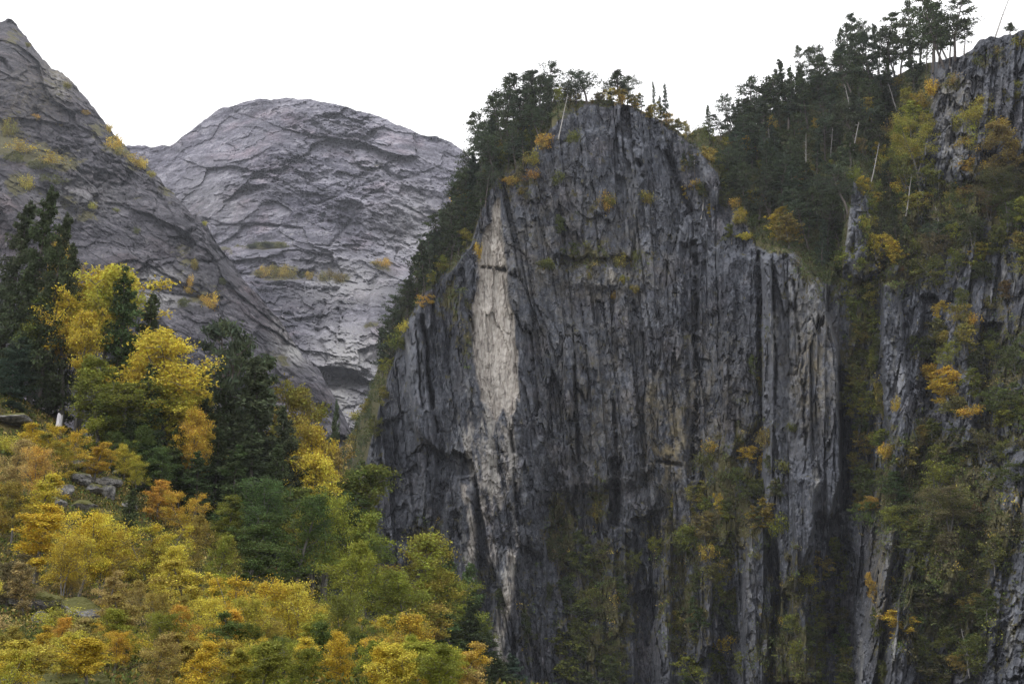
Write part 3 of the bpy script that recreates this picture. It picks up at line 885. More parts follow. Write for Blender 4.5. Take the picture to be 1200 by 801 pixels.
def limb(a, d, L, rng, droop=0.0, n=5, wob=0.08):
    """a curved limb from point a in direction d"""
    pts = [np.array(a, float)]
    d = np.array(d, float)
    for i in range(n - 1):
        d = d + rng.normal(size=3) * wob + np.array([0, 0, -droop / n])
        d /= np.linalg.norm(d)
        pts.append(pts[-1] + d * L / (n - 1))
    return np.array(pts)


def make_broadleaf(seed, H=10.0, Wd=5.5, clear=0.22, ncards=6500, leaf=0.22, stems=1, fork=14):
    """birch, rowan or aspen: trunk(s) with rising limbs, leaf clumps at the limb ends"""
    rng = np.random.default_rng(seed)
    tk, cr = Acc(), Acc()
    ends = []
    for s in range(stems):
        az = rng.uniform(0, 6.28)
        lean = rng.uniform(0.0, 0.10) if stems == 1 else rng.uniform(0.15, 0.4)
        tp = limb((0, 0, -0.4), (math.cos(az) * lean, math.sin(az) * lean, 1), H * 0.94, rng, n=9, wob=0.05)
        rr = np.linspace(0.016 * H, 0.003 * H, 9) / (stems ** 0.4)
        tk.add(*tube(tp, rr, 6))
        nl = max(4, fork // stems)
        for i in range(nl):
            t = clear + (0.97 - clear) * (i + rng.uniform(0, 0.9)) / nl
            k = t * 8
            i0 = min(int(k), 7)
            a = tp[i0] + (tp[i0 + 1] - tp[i0]) * (k - i0)
            az2 = i * 2.4 + rng.uniform(-.6, .6)
            rise = rng.uniform(0.45, 1.0)
            prof = math.sin(math.pi * min(1, (0.25 + 0.8 * (t - clear) / (1 - clear)))) ** 0.7
            L = Wd * 0.55 * max(prof, .28) * rng.uniform(0.65, 1.15)
            lp = limb(a, (math.cos(az2), math.sin(az2), rise), L, rng, droop=rng.uniform(-.1, .5), n=5, wob=.14)
            tk.add(*tube(lp, np.linspace(0.006, 0.0015, 5) * H * max(.4, 1.2 - t), 4))
            for q in (2, 3, 4):
                ends.append((lp[q], L))
                for _ in range(2):
                    sd = rng.normal(size=3)
                    sp = limb(lp[q - 1], sd + (0, 0, .3), L * rng.uniform(.3, .65), rng, n=4, wob=.25)
                    tk.add(*tube(sp, np.array([.0026, .002, .0015, .001]) * H, 3))
                    ends += [(sp[-1], L * .6), (sp[-2], L * .6)]
        ends.append((tp[-1], Wd * .3))
    per = ncards // len(ends)
    for c, L in ends:
        if rng.uniform() < .2:
            continue
        n = int(1.1 * per * rng.uniform(.5, 1.5))
        sg = (0.020 + 0.036 * rng.uniform()) * Wd + .04 * L
        C = c + rng.normal(size=(n, 3)) * sg * np.array([1, 1, .75])
        V, F, r = cards(C, leaf, rng)
        cr.add(V, F, np.clip(r * .62 + .38 * rng.uniform(), 0, 1))
    return tk.mesh('broadleaf_trunk', M_BARK_B, True), cr.mesh('broadleaf_crown', M_LEAF), H, Wd


def make_spruce(seed, H=16.0, Wd=5.5, n_br=110, per=60, leaf=0.4, clear=0.06):
    """spruce: an uneven spire of drooping branches hung with needle sprays"""
    rng = np.random.default_rng(seed)
    tk, cr = Acc(), Acc()
    tp = limb((0, 0, -0.4), (0, 0, 1), H + .4, rng, n=8, wob=0.02)
    tk.add(*tube(tp, np.linspace(.014 * H, .002 * H, 8), 6))
    for i in range(n_br):
        t = clear + (1 - clear) * ((i + rng.uniform()) / n_br) ** .85
        az = rng.uniform(0, 6.283)
        L = Wd * .5 * (1 - t) ** .62 * rng.uniform(.45, 1.12) + .15
        k = t * 7
        i0 = min(int(k), 6)
        a = tp[i0] + (tp[i0 + 1] - tp[i0]) * (k - i0)
        up = -.15 + .7 * t
        lp = limb(a, (math.cos(az), math.sin(az), up), L, rng, droop=.5 * (1 - t), n=5, wob=.10)
        if L > .8:
            tk.add(*tube(lp, np.linspace(.03, .008, 5) * (L / 2.5 + .3), 3))
        n = int(per * (.25 + L / (Wd * .5)))
        s = rng.uniform(.12, 1.05, n)
        j = np.clip((s * 4).astype(int), 0, 3)
        C = lp[j] + (lp[j + 1] - lp[j]) * (s * 4 - j)[:, None]
        side = np.array([-math.sin(az), math.cos(az), 0])
        C = C + side * (rng.normal(size=n) * .20 * L * (1.1 - s * .6))[:, None]
        C[:, 2] += rng.normal(size=n) * .12 - np.abs(rng.normal(size=n)) * .16 * min(L, 2.2)
        ax = np.array([math.cos(az) * .5, math.sin(az) * .5, -.35])
        V, F, r = cards(C, leaf, rng, axis=ax, asp=.45)
        cr.add(V, F, np.clip(r * .5 + .5 * rng.uniform(), 0, 1))
    return tk.mesh('spruce_trunk', M_BARK_P, True), cr.mesh('spruce_crown', M_NEEDLE), H, Wd


def make_pine(seed, H=12.0, Wd=5.0, clear=.38, n_br=22, per=90, leaf=.42):
    """Scots pine: bare stem, irregular open crown of needle tufts"""
    rng = np.random.default_rng(seed)
    tk, cr = Acc(), Acc()
    az = rng.uniform(0, 6.28)
    tp = limb((0, 0, -0.4), (math.cos(az) * .08, math.sin(az) * .08, 1), H * .97, rng, n=9, wob=.05)
    tk.add(*tube(tp, np.linspace(.015 * H, .003 * H, 9), 6))
    for i in range(n_br):
        t = clear + (.99 - clear) * (i + rng.uniform()) / n_br
        az = i * 2.399 + rng.uniform(-.8, .8)
        prof = .45 + .75 * math.sin(math.pi * min(1, .15 + .85 * (t - clear) / (1 - clear)))
        L = Wd * .42 * prof * rng.uniform(.45, 1.25)
        k = t * 8
        i0 = min(int(k), 7)
        a = tp[i0] + (tp[i0 + 1] - tp[i0]) * (k - i0)
        lp = limb(a, (math.cos(az), math.sin(az), rng.uniform(-.1, .6)), L, rng, droop=-.25, n=5, wob=.2)
        tk.add(*tube(lp, np.linspace(.006, .002, 5) * H, 4))
        for q, w in ((2, .6), (3, .9), (4, 1.0)):
            if rng.uniform() < .18:
                continue
            n = int(per / 2.6 * w * rng.uniform(.6, 1.4))
            C = lp[q] + rng.normal(size=(n, 3)) * np.array([.28, .28, .13]) * (.35 + L * .42)
            C[:, 2] += .12
            V, F, r = cards(C, leaf, rng, axis=np.array([0, 0, .4]), asp=.35)
            cr.add(V, F, np.clip(r * .6 + .4 * rng.uniform(), 0, 1))
    n = per
    C = tp[-1] + rng.normal(size=(n, 3)) * np.array([.07, .07, .05]) * Wd
    V, F, r = cards(C, leaf, rng, asp=.35)
    cr.add(V, F, r)
    return tk.mesh('pine_trunk', M_BARK_P, True), cr.mesh('pine_crown', M_NEEDLE), H, Wd


def make_shrub(seed, H=2.4, Wd=2.6, ncards=1100, leaf=.22):
    """many-stemmed bush as one plant"""
    rng = np.random.default_rng(seed)
    V_, F_, r_, mi, n0 = [], [], [], [], 0
    ends = []
    for s in range(7):
        az = s * 2.4 + rng.uniform(-.5, .5)
        sp = rng.uniform(.2, .75)
        lp = limb((math.cos(az) * .1, math.sin(az) * .1, -.3), (math.cos(az) * sp, math.sin(az) * sp, 1), H * rng.uniform(.7, 1.12), rng, n=5, wob=.15)
        lp[:, :2] *= Wd / H * .9
        V, F = tube(lp, np.linspace(.03, .008, 5), 3)
        V_.append(V); F_.append(F + n0); r_.append(np.zeros(len(F))); mi += [1] * len(F); n0 += len(V)
        ends += [lp[2], lp[3], lp[3] + rng.normal(size=3) * .2 * Wd, lp[4]]
    for c in ends:
        n = int(ncards / len(ends) * rng.uniform(.4, 1.6))
        C = c + rng.normal(size=(n, 3)) * np.array([.13, .13, .10]) * Wd * rng.uniform(.7, 1.3)
        V, F, r = cards(C, leaf, rng)
        V_.append(V); F_.append(F + n0); r_.append(np.clip(r * .6 + .4 * rng.uniform(), 0, 1)); mi += [0] * len(F); n0 += len(V)
    me = np_mesh('shrub', np.concatenate(V_), np.concatenate(F_), [M_LEAF, M_BARK_B], {'rnd': ('FACE', 'FLOAT', np.concatenate(r_))}, mat_idx=mi)
    return me, H, Wd


def make_snag(seed, H=10.0, stubs=10):
    """dead bleached tree: bare tapering stem with broken branch stubs"""
    rng = np.random.default_rng(seed)
    tk = Acc()
    tp = limb((0, 0, -.6), (0, 0, 1), H + .6, rng, n=9, wob=.03)
    tk.add(*tube(tp, np.linspace(.020 * H, .005 * H, 9), 6))
    for i in range(stubs):
        t = rng.uniform(.35, .97)
        k = t * 8
        i0 = min(int(k), 7)
        a = tp[i0] + (tp[i0 + 1] - tp[i0]) * (k - i0)
        az = rng.uniform(0, 6.28)
        lp = limb(a, (math.cos(az), math.sin(az), rng.uniform(-.2, .5)), H * rng.uniform(.04, .14), rng, n=3, wob=.25)
        tk.add(*tube(lp, np.linspace(.005, .0015, 3) * H, 3))
    return tk.mesh('dead_tree', M_SNAG, True), H


BIRCH = [make_broadleaf(1000 + i, H=10, Wd=[5.2, 6.0, 4.4, 6.6, 5.4, 4.0][i], clear=[.2, .25, .15, .3, .12, .2][i], fork=[15, 17, 16, 18, 20, 14][i], stems=[1, 1, 1, 2, 3, 1][i], ncards=14000, leaf=.17) for i in range(6)]
TALLBIRCH = [make_broadleaf(1050 + i, H=16, Wd=[6.0, 7.0, 5.4][i], clear=[.5, .45, .55][i], fork=20, ncards=14000, leaf=.24) for i in range(3)]
FARBIRCH = [make_broadleaf(1100 + i, H=8, Wd=[4.2, 5.0, 5.6, 3.6][i], clear=[.2, .15, .25, .1][i], fork=12, stems=[1, 2, 3, 1][i], ncards=2800, leaf=.32) for i in range(4)]
SPRUCE = [make_spruce(1200 + i, H=16, Wd=[5.6, 6.4, 5.0, 7.0][i], n_br=[130, 140, 120, 140][i], per=110, leaf=.30) for i in range(4)]
FARSPRUCE = [make_spruce(1300 + i, H=12, Wd=[3.4, 4.2, 3.0, 3.8, 2.6][i], n_br=[64, 70, 56, 50, 48][i], per=34, leaf=.42, clear=[.1, .06, .15, .3, .25][i]) for i in range(5)]
PINE = [make_pine(1400 + i, H=12, Wd=[4.6, 5.4, 4.0, 6.0, 3.4, 5.0][i], clear=[.35, .45, .3, .5, .4, .25][i], n_br=[24, 24, 22, 26, 18, 28][i], per=85, leaf=.44) for i in range(6)]
SHRUB = [make_shrub(1500 + i, H=[2.4, 2.0, 2.8, 1.7, 2.4][i], Wd=[2.6, 2.8, 2.2, 3.0, 2.4][i], ncards=1000, leaf=.26) for i in range(5)]
NEARSHRUB = [make_shrub(1600 + i, H=[2.6, 2.0, 3.2, 1.8, 2.6][i], Wd=[2.8, 3.0, 2.6, 3.0, 2.4][i], ncards=3600, leaf=.13) for i in range(5)]
SNAG = [make_snag(1700 + i) for i in range(4)]
KINDS = dict(birch=(BIRCH, 'birch_tree', 'tree'), tallbirch=(TALLBIRCH, 'birch_tree', 'tree'), hillbirch=(FARBIRCH, 'scrub_tree', 'tree'), bigbirch=(BIRCH, 'scrub_tree', 'tree'), spruce=(SPRUCE, 'spruce_tree', 'tree'), ridgespruce=(FARSPRUCE, 'spruce_tree', 'tree'), pine=(PINE, 'pine_tree', 'tree'))

COLS = dict(gold=(.58, .42, .06), orange=(.56, .345, .07), yellow=(.59, .50, .085), tan=(.43, .33, .14), ochre=(.34, .265, .07), rust=(.24, .145, .07), olive=(.175, .185, .046),
            lime=(.29, .305, .055), green=(.115, .15, .045), leafgreen=(.09, .14, .052), dark=(.080, .102, .050), pine=(.078, .094, .058), blue=(.080, .106, .074), teal=(.075, .120, .088),
            brown=(.15, .128, .07), moss=(.100, .115, .042))
WORD = dict(gold='golden', orange='orange', yellow='yellow', tan='tan', ochre='ochre', rust='rust-brown', olive='olive', lime='yellow-green', green='green', leafgreen='fresh-green', dark='dark-green', pine='blackish-green',
            blue='blue-green', teal='teal', brown='brown', moss='mossy')
rs = random.Random(7)
PLANTED = []        # (object, adjective, noun, zone, px)
SEEN_MESH = {}


def plant(kind, pos, H, Wd, ca, cb, zone, adj=None, lean=(0, 0), size=''):
    x, y, z = [float(v) for v in pos]
    rot = (R(lean[1]), R(lean[0]), rs.uniform(0, 6.28))
    def jit(c):
        f = rs.uniform(.88, 1.14)
        return tuple(v * f * rs.uniform(.96, 1.04) for v in COLS[c]) + (1.0,)
    word = adj or (WORD[ca] if ca == cb else (WORD[ca] + ' and ' + WORD[cb] if ca != cb else ''))
    if kind in ('shrub', 'nearshrub'):
        me, h, w = rs.choice(SHRUB if kind == 'shrub' else NEARSHRUB)
        o = link('shrub', me, category='shrub')
        o.location = (x, y, z)
        o.rotation_euler = rot
        o.scale = (Wd / w, Wd / w, H / h)
        o.color = jit(ca)
        o['tint'] = jit(cb)[:3]
        noun = 'shrub'
    elif kind == 'snag':
        me, h = rs.choice(SNAG)
        o = link('dead_tree', me, category='dead tree')
        o.location = (x, y, z)
        o.rotation_euler = rot
        o.scale = (Wd, Wd, H / h)
        noun = 'dead tree stem'
    else:
        lst, name, cat = KINDS[kind]
        tk, cr, h, w = rs.choice(lst)
        o = bpy.data.objects.new(name, None)
        COL.objects.link(o)
        o['category'] = cat
        o.empty_display_size = .5
        o.location = (x, y, z)
        o.rotation_euler = rot
        o.scale = (Wd / w, Wd / w, H / h)
        t = link('trunk', tk, o)
        c = link('crown', cr, o)
        c.color = jit(ca)
        c['tint'] = jit(cb)[:3]
        noun = 'scrub tree' if name == 'scrub_tree' else name.replace('_tree', '')
    px, py = to_px([x, y, z + H * .5])
    PLANTED.append([o, (size + ' ' + word).strip(), noun, zone, float(px), float(py)])
    return o


def on_hill(p, base, default=106.0):
    """the hill point seen at pixel (p, base); the crest when the hill does not reach that high"""
    ys = np.arange(10, 108, .5)
    xs = ray_at(p, base, ys)[:, 0]
    z = hill_z(xs, ys)
    q = to_px(np.stack([xs, ys, z], -1))[1]
    k = np.nonzero(q <= base)[0]
    y = ys[k[0]] if len(k) else default
    x = ray_at(p, base, y)[0]
    return np.array([x, y, float(hill_z(np.array([x]), np.array([y]))[0])])


def from_table(kind, p, base, top, w, ca, cb, zone, depth=None, **kw):
    if depth is None:
        pos = on_hill(p, base)
    else:
        x = ray_at(p, base, depth)[0]
        pos = np.array([x, depth, float(hill_z(np.array([x]), np.array([float(depth)]))[0])])
    ztop = ray_at(p, top, pos[1])[2]
    H = max(1.0, ztop - pos[2])
    if kind == 'birch' and H * FPX / pos[1] > 1.9 * w:
        kind = 'tallbirch'
        w *= 1.3
    wd = w * pos[1] / FPX * (1.3 if kind == 'spruce' else 1.1)
    if kind == 'birch' and wd > .74 * H:
        for sgn in (-1, 1):
            q = pos + np.array([sgn * .24 * wd, rs.uniform(-1, 1) * .2 * wd, 0])
            q[2] = float(hill_z(q[0:1], q[1:2])[0])
            plant(kind, q, H * rs.uniform(.86, 1.06), max(.58 * wd, .55 * H), ca, cb if sgn > 0 else ca, zone, **kw)
        return
    return plant(kind, pos, H, wd, ca, cb, zone, **kw)


# ------------------------------------------------------------------ the wooded slope on the left
Z1 = 'on crest of near slope'
for row in [
    ('spruce', -18, 108, 236, 70, 'pine', 'pine'), ('spruce', 10, 107, 218, 74, 'pine', 'dark'), ('spruce', 34, 106, 250, 62, 'pine', 'dark'), ('spruce', 56, 112, 285, 56, 'dark', 'pine'),
    ('birch', 50, 114, 262, 40, 'tan', 'gold'), ('birch', 86, 116, 283, 82, 'yellow', 'gold'), ('spruce', 128, 108, 318, 66, 'dark', 'leafgreen'), ('spruce', 148, 112, 345, 58, 'dark', 'dark'),
    ('birch', 82, 106, 350, 36, 'gold', 'yellow'), ('birch', 112, 103, 402, 74, 'lime', 'olive'), ('birch', 140, 102, 440, 56, 'lime', 'green'), ('birch', 202, 106, 374, 92, 'yellow', 'gold'),
    ('birch', 168, 112, 384, 44, 'yellow', 'lime'), ('pine', 278, 120, 362, 92, 'blue', 'pine'), ('spruce', 308, 110, 422, 96, 'dark', 'pine'), ('spruce', 264, 112, 452, 70, 'dark', 'dark'),
    ('spruce', 240, 110, 470, 66, 'pine', 'dark'), ('spruce', 190, 108, 476, 62, 'dark', 'leafgreen'), ('spruce', 163, 106, 470, 62, 'dark', 'leafgreen'), ('birch', 222, 102, 472, 34, 'orange', 'gold'),
    ('birch', 347, 122, 440, 62, 'ochre', 'olive'), ('birch', 362, 112, 486, 52, 'gold', 'ochre'), ('birch', 385, 118, 505, 38, 'ochre', 'tan'), ('birch', 412, 112, 530, 62, 'green', 'olive'),
    ('birch', 236, 114, 440, 40, 'ochre', 'yellow'), ('spruce', 392, 135, 470, 30, 'dark', 'blue'), ('spruce', 334, 108, 480, 70, 'dark', 'pine'), ('spruce', 286, 108, 470, 76, 'pine', 'dark'),
    ('spruce', 215, 106, 500, 60, 'dark', 'dark'), ('spruce', 355, 108, 540, 60, 'dark', 'green'), ('birch', 385, 108, 560, 60, 'green', 'leafgreen'), ('birch', 430, 118, 570, 50, 'olive', 'green'),
    ('spruce', -2, 104, 395, 60, 'teal', 'blue'), ('spruce', 8, 100, 500, 34, 'teal', 'blue'), ('birch', 122, 104, 470, 60, 'green', 'lime'), ('spruce', 175, 100, 520, 60, 'dark', 'leafgreen'), ('pine', 252, 116, 392, 60, 'blue', 'dark'), ('pine', 292, 118, 400, 66, 'dark', 'blue'), ('spruce', 202, 102, 500, 50, 'dark', 'green'), ('spruce', 252, 104, 505, 56, 'dark', 'dark'),
    ('spruce', 232, 100, 530, 50, 'dark', 'leafgreen'), ('spruce', 318, 104, 520, 56, 'dark', 'dark'), ('spruce', 150, 101, 480, 50, 'dark', 'leafgreen'), ('birch', 64, 108, 330, 50, 'yellow', 'gold'),
    ('birch', 24, 106, 330, 50, 'olive', 'green'), ('birch', 182, 104, 432, 60, 'yellow', 'lime'), ('birch', 150, 106, 392, 46, 'yellow', 'gold'), ('birch', 108, 110, 300, 54, 'yellow', 'lime'), ('birch', 236, 104, 488, 44, 'gold', 'ochre'), ('birch', 370, 106, 512, 50, 'gold', 'yellow'), ('spruce', 160, 103, 430, 60, 'dark', 'leafgreen'), ('birch', 178, 100, 500, 60, 'green', 'leafgreen'), ('birch', 140, 100, 500, 50, 'green', 'lime'), ('spruce', 300, 102, 500, 70, 'dark', 'pine'), ('spruce', 276, 100, 520, 60, 'dark', 'leafgreen'), ('pine', 268, 112, 375, 70, 'blue', 'dark'), ('spruce', 210, 100, 540, 50, 'dark', 'dark'), ('birch', 350, 104, 560, 50, 'olive', 'green'), ('birch', 130, 108, 372, 50, 'green', 'leafgreen'), ('birch', 300, 106, 540, 60, 'green', 'dark'),
]:
    k, p, dep, top, w, ca, cb = row
    from_table(k, p, 560, top, w, ca, cb, Z1, depth=dep, size='tall')

Z2 = 'on open near slope'
for row in [
    ('birch', 22, 596, 508, 62, 'tan', 'orange'), ('birch', 50, 566, 492, 56, 'gold', 'olive'), ('birch', 94, 556, 496, 66, 'gold', 'orange'), ('birch', 66, 560, 508, 46, 'olive', 'gold'),
    ('birch', 152, 572, 516, 40, 'yellow', 'lime'), ('birch', 205, 622, 556, 66, 'orange', 'gold'), ('birch', 12, 640, 552, 46, 'ochre', 'olive'), ('birch', 62, 696, 572, 128, 'gold', 'yellow'),
    ('birch', 98, 706, 604, 70, 'ochre', 'gold'), ('birch', 112, 640, 592, 44, 'olive', 'green'), ('spruce', 144, 640, 572, 30, 'dark', 'dark'), ('birch', 168, 696, 618, 74, 'ochre', 'olive'),
    ('birch', 198, 706, 636, 66, 'ochre', 'yellow'), ('birch', 260, 650, 574, 48, 'lime', 'olive'), ('birch', 238, 694, 600, 74, 'ochre', 'lime'), ('birch', 322, 690, 543, 104, 'leafgreen', 'green'),
    ('birch', 292, 706, 590, 66, 'green', 'leafgreen'), ('birch', 366, 700, 588, 62, 'ochre', 'lime'), ('birch', 398, 726, 582, 100, 'lime', 'green'), ('birch', 468, 746, 604, 96, 'ochre', 'lime'),
    ('birch', 440, 766, 632, 120, 'lime', 'olive'), ('birch', 497, 766, 655, 66, 'lime', 'ochre'), ('birch', 425, 800, 690, 84, 'olive', 'green'), ('birch', 312, 780, 648, 112, 'gold', 'yellow'),
    ('birch', 345, 764, 684, 60, 'gold', 'ochre'), ('birch', 268, 786, 690, 86, 'yellow', 'lime'), ('birch', 235, 796, 704, 74, 'orange', 'gold'), ('birch', 250, 815, 738, 110, 'ochre', 'yellow'),
    ('birch', 326, 818, 740, 96, 'yellow', 'gold'), ('birch', 342, 794, 738, 50, 'green', 'olive'), ('birch', 165, 790, 704, 84, 'lime', 'olive'), ('birch', 196, 770, 690, 54, 'ochre', 'olive'),
    ('birch', 76, 786, 715, 58, 'orange', 'gold'), ('birch', 32, 796, 728, 60, 'ochre', 'gold'), ('birch', 131, 796, 762, 34, 'gold', 'orange'), ('birch', 16, 722, 640, 54, 'brown', 'tan'),
    ('birch', 140, 736, 664, 54, 'tan', 'ochre'), ('birch', 384, 796, 728, 44, 'tan', 'brown'), ('birch', 415, 822, 736, 74, 'gold', 'orange'), ('birch', 460, 826, 745, 66, 'olive', 'green'),
    ('birch', 490, 816, 704, 66, 'ochre', 'gold'), ('birch', 524, 836, 752, 76, 'gold', 'tan'), ('birch', 494, 840, 776, 74, 'lime', 'yellow'), ('birch', 380, 820, 772, 64, 'green', 'leafgreen'),
    ('spruce', 216, 786, 742, 26, 'teal', 'dark'), ('spruce', 100, 798, 752, 22, 'dark', 'teal'), ('spruce', 222, 730, 668, 44, 'dark', 'teal'), ('birch', 282, 740, 660, 64, 'lime', 'ochre'),
]:
    k, p, base, top, w, ca, cb = row
    from_table(k, p, base, top, w, ca, cb, Z2, size='slender' if w < 50 else 'broad')

Z3 = 'in gully at cliff foot'
for k, p, dep, top, w, ca, cb in [
    ('spruce', 545, 150, 660, 60, 'dark', 'leafgreen'), ('spruce', 524, 145, 640, 50, 'dark', 'green'), ('spruce', 572, 150, 735, 56, 'dark', 'dark'), ('spruce', 605, 140, 766, 46, 'teal', 'blue'), ('spruce', 560, 140, 705, 50, 'dark', 'dark'),
    ('birch', 538, 146, 655, 34, 'lime', 'olive'), ('birch', 556, 142, 698, 36, 'lime', 'green'), ('spruce', 530, 135, 715, 56, 'dark', 'leafgreen'), ('spruce', 640, 150, 800, 60, 'dark', 'teal'), ('spruce', 586, 130, 770, 50, 'dark', 'dark'),
    ('birch', 515, 140, 690, 40, 'green', 'olive'), ('spruce', 548, 128, 765, 50, 'dark', 'dark'), ('birch', 400, 150, 600, 60, 'green', 'olive'), ('birch', 445, 160, 660, 60, 'olive', 'green')]:
    from_table(k, p, 800, top, w, ca, cb, Z3, depth=dep)

# more birches closing the canopy
for i in range(46):
    p = rs.uniform(-14, 530)
    lo = np.interp(p, [0, 60, 200, 300, 420, 530], [530, 590, 640, 690, 740, 790])
    base = rs.uniform(lo + 30, 860)
    if 60 < p < 190 and base < 690:
        continue
    hpx = rs.uniform(56, 104)
    left = p < 260
    ca = rs.choice(['gold', 'yellow', 'gold', 'ochre', 'lime', 'tan'] if left else ['lime', 'ochre', 'yellow', 'lime', 'green', 'gold'])
    from_table('birch', p, base, base - hpx, hpx * rs.uniform(.5, .66), ca, rs.choice(['yellow', 'ochre', 'lime', 'olive', 'gold']), Z2, size='leafy')

# low bushes filling the open slope
pal_far = ['ochre', 'olive', 'gold', 'yellow', 'brown', 'tan', 'green', 'lime', 'moss', 'gold', 'lime']
for i in range(45):
    p = rs.uniform(-10, 520)
    lo = np.interp(p, [0, 60, 200, 300, 420, 520], [505, 520, 600, 660, 730, 790])
    base = rs.uniform(lo + 14, 835)
    if 66 < p < 170 and 545 < base < 606:
        continue
    pos = on_hill(p, base)
    s = rs.uniform(14, 30) * pos[1] / FPX
    ca, cb = rs.choice(pal_far), rs.choice(pal_far)
    plant('nearshrub', pos, s * rs.uniform(.7, 1.3), s * rs.uniform(1.0, 1.7), ca, cb, 'low among trees of near slope')

# ------------------------------------------------------------------ ridge forest and skyline
CP = CLIFF.at_px


def on_cliff(kind, p, base, top, w, ca, cb, zone, lean=(0, 0), **kw):
    pos = CP(p, base)
    ztop = ray_at(p, top, pos[1])[2]
    H = max(.8, (ztop - pos[2]) / math.cos(R(max(abs(lean[0]), abs(lean[1])))))
    wd = w * pos[1] / FPX if kind != 'snag' else w
    pos[2] -= .15
    return plant(kind, pos, H, wd, ca, cb, zone, lean=lean, **kw)


ZA, ZB, ZC = 'atop the scarred buttress', 'atop the wooded right ridge', 'at top right of cliff'
for p, base, top, w in [(578, 165, 108, 28), (592, 152, 116, 24), (603, 142, 98, 24), (611, 138, 92, 26), (621, 134, 77, 26), (634, 128, 79, 26), (628, 130, 88, 22), (651, 122, 88, 20), (688, 121, 82, 36), (727, 122, 90, 24),
                        (735, 124, 87, 20), (742, 127, 100, 18), (676, 121, 104, 22), (645, 124, 96, 20), (568, 180, 122, 24), (662, 120, 98, 18)]:
    on_cliff('pine', p, base, top - 3, w * 1.5, 'pine', rs.choice(['blue', 'pine', 'dark']), ZA, lean=(rs.uniform(-5, 5), rs.uniform(-5, 5)))
for p, base, top, w in [(768, 138, 94, 11), (781, 146, 99, 14), (775, 142, 112, 12)]:
    on_cliff('ridgespruce', p, base, top, w, 'pine', 'blue', ZA)
for p, base, top, w, ca, cb in [(656, 124, 102, 20, 'lime', 'olive'), (668, 121, 104, 18, 'tan', 'olive'), (715, 121, 100, 15, 'gold', 'yellow'), (727, 124, 112, 18, 'orange', 'gold'), (745, 130, 117, 14, 'yellow', 'orange'), (783, 150, 128, 14, 'ochre', 'orange'),
                                (806, 164, 140, 14, 'olive', 'tan'), (760, 138, 124, 12, 'tan', 'ochre'), (703, 119, 108, 14, 'brown', 'olive')]:
    on_cliff('hillbirch', p, base, top, w * 1.1, ca, cb, ZA, size='small')
for p, base, top, w in [(832, 163, 124, 12), (855, 158, 112, 17), (864, 156, 120, 16), (879, 152, 110, 20), (871, 153, 122, 16), (893, 146, 118, 18), (912, 130, 83, 15), (921, 128, 92, 18), (929, 122, 94, 16), (903, 140, 104, 16), (942, 106, 54, 12),
                        (951, 102, 74, 16), (960, 98, 50, 18), (970, 94, 62, 16), (985, 88, 34, 18), (1000, 90, 32, 20), (993, 90, 48, 18), (1012, 92, 26, 20), (1023, 94, 8, 20), (1032, 95, 28, 22), (937, 112, 82, 14), (887, 150, 126, 16), (846, 160, 132, 14)]:
    on_cliff(rs.choice(['ridgespruce', 'pine', 'pine']), p, base + 4, top, w * 1.55, 'pine', rs.choice(['blue', 'pine', 'dark']), ZB, lean=(rs.uniform(-4, 4), rs.uniform(-4, 4)))
for p, base, top, w in [(1042, 96, 18, 26), (1055, 94, 22, 28), (1066, 90, 6, 26), (1078, 84, 10, 30), (1094, 82, -12, 36), (1106, 78, -6, 38), (1118, 70, 2, 32), (1130, 66, 18, 22), (1048, 98, 45, 22), (1086, 86, 30, 26), (1112, 74, 22, 26), (1184, 42, 24, 13), (1100, 80, 20, 30)]:
    on_cliff('pine', p, base, top, w * 1.4, 'pine', 'dark', ZC, lean=(rs.uniform(-9, 2), rs.uniform(-4, 4)))
for i in range(22):
    p = 640 + i * 7.6 + rs.uniform(-4, 4)
    q = float(cl_sky(np.array([p]))[0]) + rs.uniform(1, 6)
    h = rs.uniform(9, 22)
    if i % 3 == 0:
        on_cliff('pine', p, q, q - h * 1.5, h * .8, 'pine', 'dark', ZA, size='low', lean=(rs.uniform(-8, 8), 0))
    else:
        on_cliff('hillbirch', p, q, q - h, h * .95, rs.choice(['olive', 'brown', 'tan', 'ochre', 'gold', 'moss']), rs.choice(['olive', 'ochre', 'brown']), ZA, size='low')
on_cliff('ridgespruce', 835, 172, 150, 12, 'lime', 'olive', ZB, size='small')

# the dense wood on the slopes behind the brink
def scatter_wood(poly, n, mind, zone, hpx, tag):
    pts = []
    xs = [a for a, b in poly]
    ys = [b for a, b in poly]
    tries = 0
    while len(pts) < n and tries < 6000:
        tries += 1
        p, q = rs.uniform(min(xs), max(xs)), rs.uniform(min(ys), max(ys))
        if poly_sd(np.array([p]), np.array([q]), poly)[0] < 0 or any(math.hypot(p - a, q - b) < mind for a, b in pts):
            continue
        pts.append((p, q))
    pts.sort(key=lambda a: a[1])
    for p, q in pts:
        h = rs.uniform(*hpx)
        kind = rs.choice(['ridgespruce', 'ridgespruce', 'pine', 'pine', 'pine', 'hillbirch'])
        if kind == 'hillbirch':
            h = rs.uniform(18, 30)
            on_cliff(kind, p, q, q - h, h * .9, rs.choice(['ochre', 'olive', 'lime', 'gold']), rs.choice(['ochre', 'olive', 'green']), zone)
            continue
        w = h * (rs.uniform(.42, .6) if kind == 'ridgespruce' else rs.uniform(.55, .8))
        on_cliff(kind, p, q, q - h, w, rs.choice(['pine', 'blue', 'dark', 'pine']), rs.choice(['pine', 'blue', 'dark']), zone, lean=(rs.uniform(-4, 4), rs.uniform(-4, 4)))


